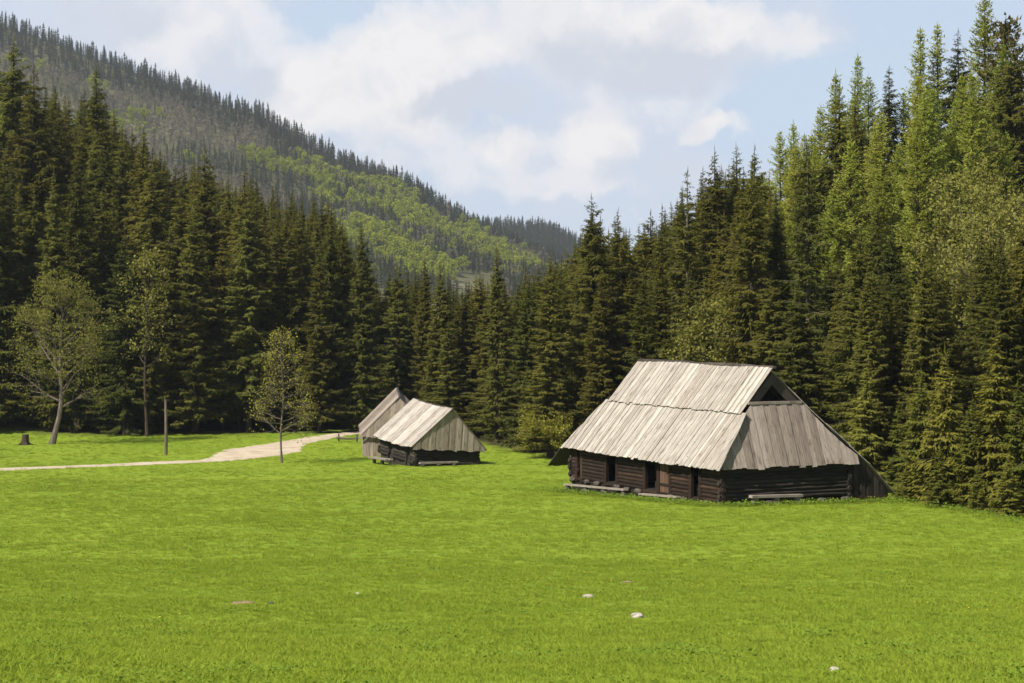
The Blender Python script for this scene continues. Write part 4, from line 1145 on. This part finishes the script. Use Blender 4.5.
for d0, d1, dens, sc0 in ((9, 30, 60, .95), (30, 46, 36, 1.05), (46, 70, 22, 1.15), (70, 100, 12, 1.25), (100, 135, 7, 1.35), (135, 200, 3, 1.4)):
    hwid = .33
    n = int(dens * (hwid * (d1 * d1 - d0 * d0) + 14 * (d1 - d0)))
    y = np.sqrt(g4.uniform(d0 * d0, d1 * d1, n)) if d0 > 30 else g4.uniform(d0, d1, n); x = g4.uniform(-1, 1, n) * (y * hwid + 7)
    px = 512 + F * x / y
    ok = (y < edge(px) + 2) & (x < np.interp(y, [60, 92, 112, 125], [36, 26, 23, 27]) + 1.5)
    if d1 > 130: ok &= on_path(x, y) > g4.choice([-1.1, -.5, 0, .3, .3], len(x))
    x, y = x[ok], y[ok]
    patch = fbm(x / 3.2, y / 3.2, 4)
    wp = fbm(x / 1.5 + 50, y / 1.5, 3)
    ii = np.where(wp + g4.normal(0, .25, len(x)) > .66, g4.integers(3, 5, len(x)), g4.integers(0, 3, len(x)))
    if d0 >= 46: ii = np.where((ii >= 3) & (g4.random(len(x)) < .5), 0, ii)
    ss = sc0 * (.85 + .5 * patch + g4.uniform(-.2, .25, len(x)))
    # footprints stay clear; a taller fringe grows along the walls
    P3 = np.stack([x, y, np.zeros(len(x))], -1)
    for mi, L_, W_ in ((hutinv, 17.6, 11.3), (h2i, 7.8, 5.6), (h3i, 8.0, 6.3)):
        A = np.array(mi)[:3, :3]; q = P3 @ A.T + np.array(mi)[:3, 3] + np.array([0, 0, 0])
        u, v = q[:, 0], -q[:, 1]
        ins = (u > -.12) & (u < L_ + .1) & (v > -.12) & (v < W_ + .1)
        ss = np.where(ins, 0, ss)
    for sx, sy, sr in STONES:
        ss = np.where((np.abs(x - sx) < sr + .12) & (y < sy + .15) & (y > sy - .75), 0, ss)
    keep = ss > .2
    x, y, ss, ii = x[keep], y[keep], ss[keep], ii[keep]
    # ground-mesh height, vectorised
    jx = np.clip(np.searchsorted(gx, x) - 1, 0, nx - 2); jy = np.clip(np.searchsorted(gy, y) - 1, 0, ny - 2)
    fx = (x - gx[jx]) / (gx[jx + 1] - gx[jx]); fy = (y - gy[jy]) / (gy[jy + 1] - gy[jy])
    z = (GZ[jy, jx] * (1 - fx) + GZ[jy, jx + 1] * fx) * (1 - fy) + (GZ[jy + 1, jx] * (1 - fx) + GZ[jy + 1, jx + 1] * fx) * fy
    GP.append(np.stack([x, y, z], -1)); GS.append(ss); GI.append(ii)
# fringe of longer grass round the big hut and the rim of the meadow
fr = []
for k in range(1500):
    t = g4.random()
    if t < .45: p = hut_m @ LV(g4.uniform(-.6, 18), -g4.uniform(.55, 1.9), 0)
    elif t < .75: p = hut_m @ LV(-g4.uniform(.3, 1.6), g4.uniform(-1, 12.5), 0)
    else:
        yy = g4.uniform(86, 112); p = Vector((np.interp(yy, [60, 92, 112, 125], [36, 25, 21.8, 26]) + g4.normal(-.3, .7), yy, 0))
    fr.append((p.x, p.y, gzm(p.x, p.y)))
GP.append(np.array(fr)); GS.append(g4.uniform(1.1, 2.3, len(fr))); GI.append(g4.integers(0, 5, len(fr)))
GP, GS, GI = np.concatenate(GP), np.concatenate(GS), np.concatenate(GI)
print('GRASS', len(GP))
scatter('grass', GP, GS, g4.random(len(GP)) * 6.28, GI, TU, 'short lush meadow grass with patches of broad-leaved weeds')['category'] = 'grass'
# dandelions
T = NT('dandelion_yellow'); M['flower'] = T.done(T.principled((.75, .52, .02), .8))
T = NT('white_flower'); M['flower_w'] = T.done(T.principled((.75, .75, .68), .8))
def flower(seed, mat, r, h):
    g = np.random.default_rng(seed); V = []; Fc = []
    for q in range(2):
        cx, cy = g.normal(0, .25, 2); k = len(V); hh = h * g.uniform(.7, 1.2)
        V.append((cx, cy, hh + r * .3))
        for j in range(7): V.append((cx + r * math.cos(j * .9), cy + r * math.sin(j * .9), hh))
        for j in range(7): Fc.append((k, k + 1 + j, k + 1 + (j + 1) % 7))
    return mesh_np('flower', V, Fc, mat)
n = 700
y = np.sqrt(g4.uniform(40 ** 2, 150 ** 2, n)); x = g4.uniform(-1, 1, n) * y * .32
k = (fbm(x / 7 + 9, y / 7, 3) > .02) & (y < edge(512 + F * x / y) - 1) & (on_path(x, y) > .5) & (x < 23)
q = np.stack([x, y], -1)[k]
inh = [not (-.5 < (hutinv @ Vector((a, b, 0)))[0] < 18 and -11.6 < (hutinv @ Vector((a, b, 0)))[1] < .5) and not (-.5 < (h2i @ Vector((a, b, 0)))[0] < 9 and -6.5 < (h2i @ Vector((a, b, 0)))[1] < .5) for a, b in q]
q = q[np.array(inh)]
scatter('wildflowers', [(a, b, gzm(a, b)) for a, b in q], g4.uniform(.7, 1.3, len(q)), g4.random(len(q)) * 6.28, (g4.random(len(q)) < .2).astype(int), [flower(1, M['flower'], .019, .12), flower(2, M['flower_w'], .014, .12)], 'yellow dandelions and small white flowers dotted over the meadow')['category'] = 'flowers'

# ------------------------------------------------------------------ air
HAZE = .000085
T = NT('valley_haze')
pv = T.n('ShaderNodeVolumePrincipled')
pv.inputs['Color'].default_value = (.80, .88, 1.0, 1); pv.inputs['Density'].default_value = HAZE; pv.inputs['Anisotropy'].default_value = .25
T.l(pv.outputs[0], T.out.inputs['Volume'])
hz = MB()
xa, xb, ya, yb, za, zb = -3100, 3100, -90, 3500, -19, 720
hz.quadbox([(xa, ya, za), (xb, ya, za), (xb, yb, za), (xa, yb, za)], [(xa, ya, zb), (xb, ya, zb), (xb, yb, zb), (xa, yb, zb)])
tag(hz.build('haze', T.m), 'thin blue haze over the far hills', 'haze', None, 'stuff')

# ------------------------------------------------------------------ sun, sky with clouds, camera
EL = R(46); AZ = R(40); S = Vector((-math.cos(AZ) * math.cos(EL), -math.sin(AZ) * math.cos(EL), math.sin(EL)))
sun = bpy.data.lights.new('sun', 'SUN'); sun.energy = 4.8; sun.angle = R(.53); sun.color = (1.0, .94, .83)
so = link(bpy.data.objects.new('sun', sun)); so.rotation_euler = (-S).to_track_quat('-Z', 'Y').to_euler()

w = bpy.data.worlds.new('World'); SC.world = w; w.use_nodes = True
class WT(NT):
    def __init__(s, tree): s.t = tree; tree.nodes.clear()
T = WT(w.node_tree)
out = T.n('ShaderNodeOutputWorld'); bg = T.n('ShaderNodeBackground'); bg.inputs['Strength'].default_value = .07
T.l(bg.outputs[0], out.inputs['Surface'])
sky = T.n('ShaderNodeTexSky'); sky.sky_type = 'NISHITA'; sky.sun_disc = False
sky.sun_elevation = EL; sky.sun_rotation = math.atan2(S.x, S.y); sky.air_density = 1.0; sky.dust_density = .6; sky.altitude = 900
D = T.n('ShaderNodeTexCoord').outputs['Generated']
sp = T.n('ShaderNodeSeparateXYZ'); T.l(D, sp.inputs[0])
yy = T.math('MAXIMUM', T.math('ABSOLUTE', sp.outputs['Y']), .12)
a = T.math('MULTIPLY', T.math('DIVIDE', sp.outputs['X'], yy), 19.0)      # 1 unit = 100 px of the photograph's azimuth
b = T.math('MULTIPLY', T.math('DIVIDE', sp.outputs['Z'], yy), 19.0)
Q = T.n('ShaderNodeCombineXYZ'); T.l(a, Q.inputs[0]); T.l(b, Q.inputs[1]); Q = Q.outputs[0]
wn = T.n('ShaderNodeTexNoise'); wn.inputs['Scale'].default_value = 1.1; wn.inputs['Detail'].default_value = 6; wn.inputs['Roughness'].default_value = .62
T.l(Q, wn.inputs['Vector'])
vm = T.n('ShaderNodeVectorMath', operation='SUBTRACT'); T.l(wn.outputs['Color'], vm.inputs[0]); vm.inputs[1].default_value = (.5, .5, .5)
vs_ = T.n('ShaderNodeVectorMath', operation='SCALE'); T.l(vm.outputs[0], vs_.inputs[0]); vs_.inputs['Scale'].default_value = 1.1
va = T.n('ShaderNodeVectorMath', operation='ADD'); T.l(Q, va.inputs[0]); T.l(vs_.outputs[0], va.inputs[1]); QW = va.outputs[0]
def puff(px, row, rx, ry, amp):
    m = T.n('ShaderNodeMapping'); m.vector_type = 'POINT'
    m.inputs['Location'].default_value = (-(px - 512) / rx, -(300 - row) / ry, 0); m.inputs['Scale'].default_value = (100 / rx, 100 / ry, 0)
    T.l(QW, m.inputs['Vector'])
    ln = T.n('ShaderNodeVectorMath', operation='LENGTH'); T.l(m.outputs[0], ln.inputs[0])
    mr = T.n('ShaderNodeMapRange'); mr.interpolation_type = 'SMOOTHSTEP'
    mr.inputs['From Min'].default_value = 1.15; mr.inputs['From Max'].default_value = .35; mr.inputs['To Min'].default_value = 0; mr.inputs['To Max'].default_value = amp
    T.l(ln.outputs['Value'], mr.inputs['Value']); return mr.outputs[0]
def total(lst):
    s = None
    for p in lst:
        v = puff(*p); s = v if s is None else T.math('ADD', s, v)
    return s
white = total([(195, 25, 110, 60, .8), (390, 70, 125, 75, 1.0), (300, 95, 70, 60, .7), (560, 25, 210, 60, .8), (700, 35, 170, 45, .8), (640, 95, 110, 40, .5), (505, 145, 42, 24, .9), (592, 140, 62, 32, 1.0), (715, 124, 34, 18, .9), (545, 185, 110, 30, .6), (420, 150, 90, 50, .4)])
grey = total([(480, 105, 95, 28, .8), (610, 55, 120, 45, .7), (725, 75, 110, 30, .6), (230, 75, 70, 40, .6), (110, 10, 90, 40, .8), (660, 175, 90, 25, .4)])
blue = total([(335, 12, 60, 26, 1.0), (860, 95, 150, 60, 1.0), (790, 100, 70, 30, .6), (760, 140, 60, 30, .6), (930, 20, 100, 50, .6)])
nz = T.noise(QW, 1.9, 9, .66)
nz2 = T.noise(Q, .6, 5, .6)
nd = T.noise(QW, 2.6, 6, .6)
base = T.mix(.88, sky.outputs[0], (5.0, 5.75, 7.1))                        # thin high veil
base = T.mix(T.math('MULTIPLY', blue, 1.0, None, True), base, T.mix(.88, sky.outputs[0], (4.9, 5.95, 7.2)))
m0 = T.ramp(T.math('ADD', T.math('MULTIPLY', nz2, .8), T.math('MULTIPLY', blue, -.5)), [(.30, 0.0), (.50, 1.0)])
c1 = T.mix(m0, base, (5.65, 6.05, 6.9))
m1 = T.ramp(T.math('ADD', T.math('MULTIPLY', white, .55), T.math('MULTIPLY', nz, .75)), [(.46, 0.0), (.66, .62), (.95, 1.0)])
shade = T.ramp(T.math('ADD', T.math('MULTIPLY', nd, .7), T.math('ADD', .15, T.math('MULTIPLY', grey, -.45))), [(.16, 0.0), (.52, 1.0)])
c2 = T.mix(m1, c1, T.mix(shade, (5.6, 5.85, 6.4), (7.9, 7.65, 7.55)))
m2 = T.ramp(T.math('ADD', T.math('MULTIPLY', grey, .5), T.math('MULTIPLY', nz, .7)), [(.58, 0.0), (.85, .75)])
c3 = T.mix(m2, c2, (5.5, 5.8, 6.5))
hs = T.ramp(sp.outputs['Z'], [(.0, 0.0), (.05, 1.0)])
up = T.ramp(sp.outputs['Z'], [(.17, 0.0), (.32, 1.0)])
c4 = T.mix(up, c3, T.mix(T.ramp(T.noise(D, 3.0, 5, .6), [(.45, 0.0), (.6, 1.0)]), sky.outputs[0], (3.2, 3.2, 3.4)))
T.l(c4, bg.inputs['Color'])

cam = bpy.data.cameras.new('camera'); co = link(bpy.data.objects.new('camera', cam))
cam.sensor_width = 36; cam.lens = F / 1024 * 36; cam.shift_y = (HY - 341.5) / 1024
co.location = (0, 0, 0); co.rotation_euler = (R(90), 0, 0)
cam.clip_start = .5; cam.clip_end = 8000
SC.camera = co
SC.view_settings.view_transform = 'Standard'; SC.view_settings.look = 'None'
SC.view_settings.exposure = .85; SC.view_settings.gamma = 1.0; SC.view_settings.use_curve_mapping = False
SC.render.engine = 'CYCLES'
cy = SC.cycles
cy.max_bounces = 5; cy.diffuse_bounces = 3; cy.glossy_bounces = 1; cy.transmission_bounces = 2; cy.volume_bounces = 0; cy.transparent_max_bounces = 4
cy.use_denoising = True
try: cy.denoiser = 'OPENIMAGEDENOISE'
except Exception: pass
cy.caustics_reflective = False; cy.caustics_refractive = False
cy.use_adaptive_sampling = True; cy.adaptive_threshold = .015
cy.sample_clamp_indirect = 6
SC.render.film_transparent = False
SC.cycles.pixel_filter_type = 'BLACKMAN_HARRIS'
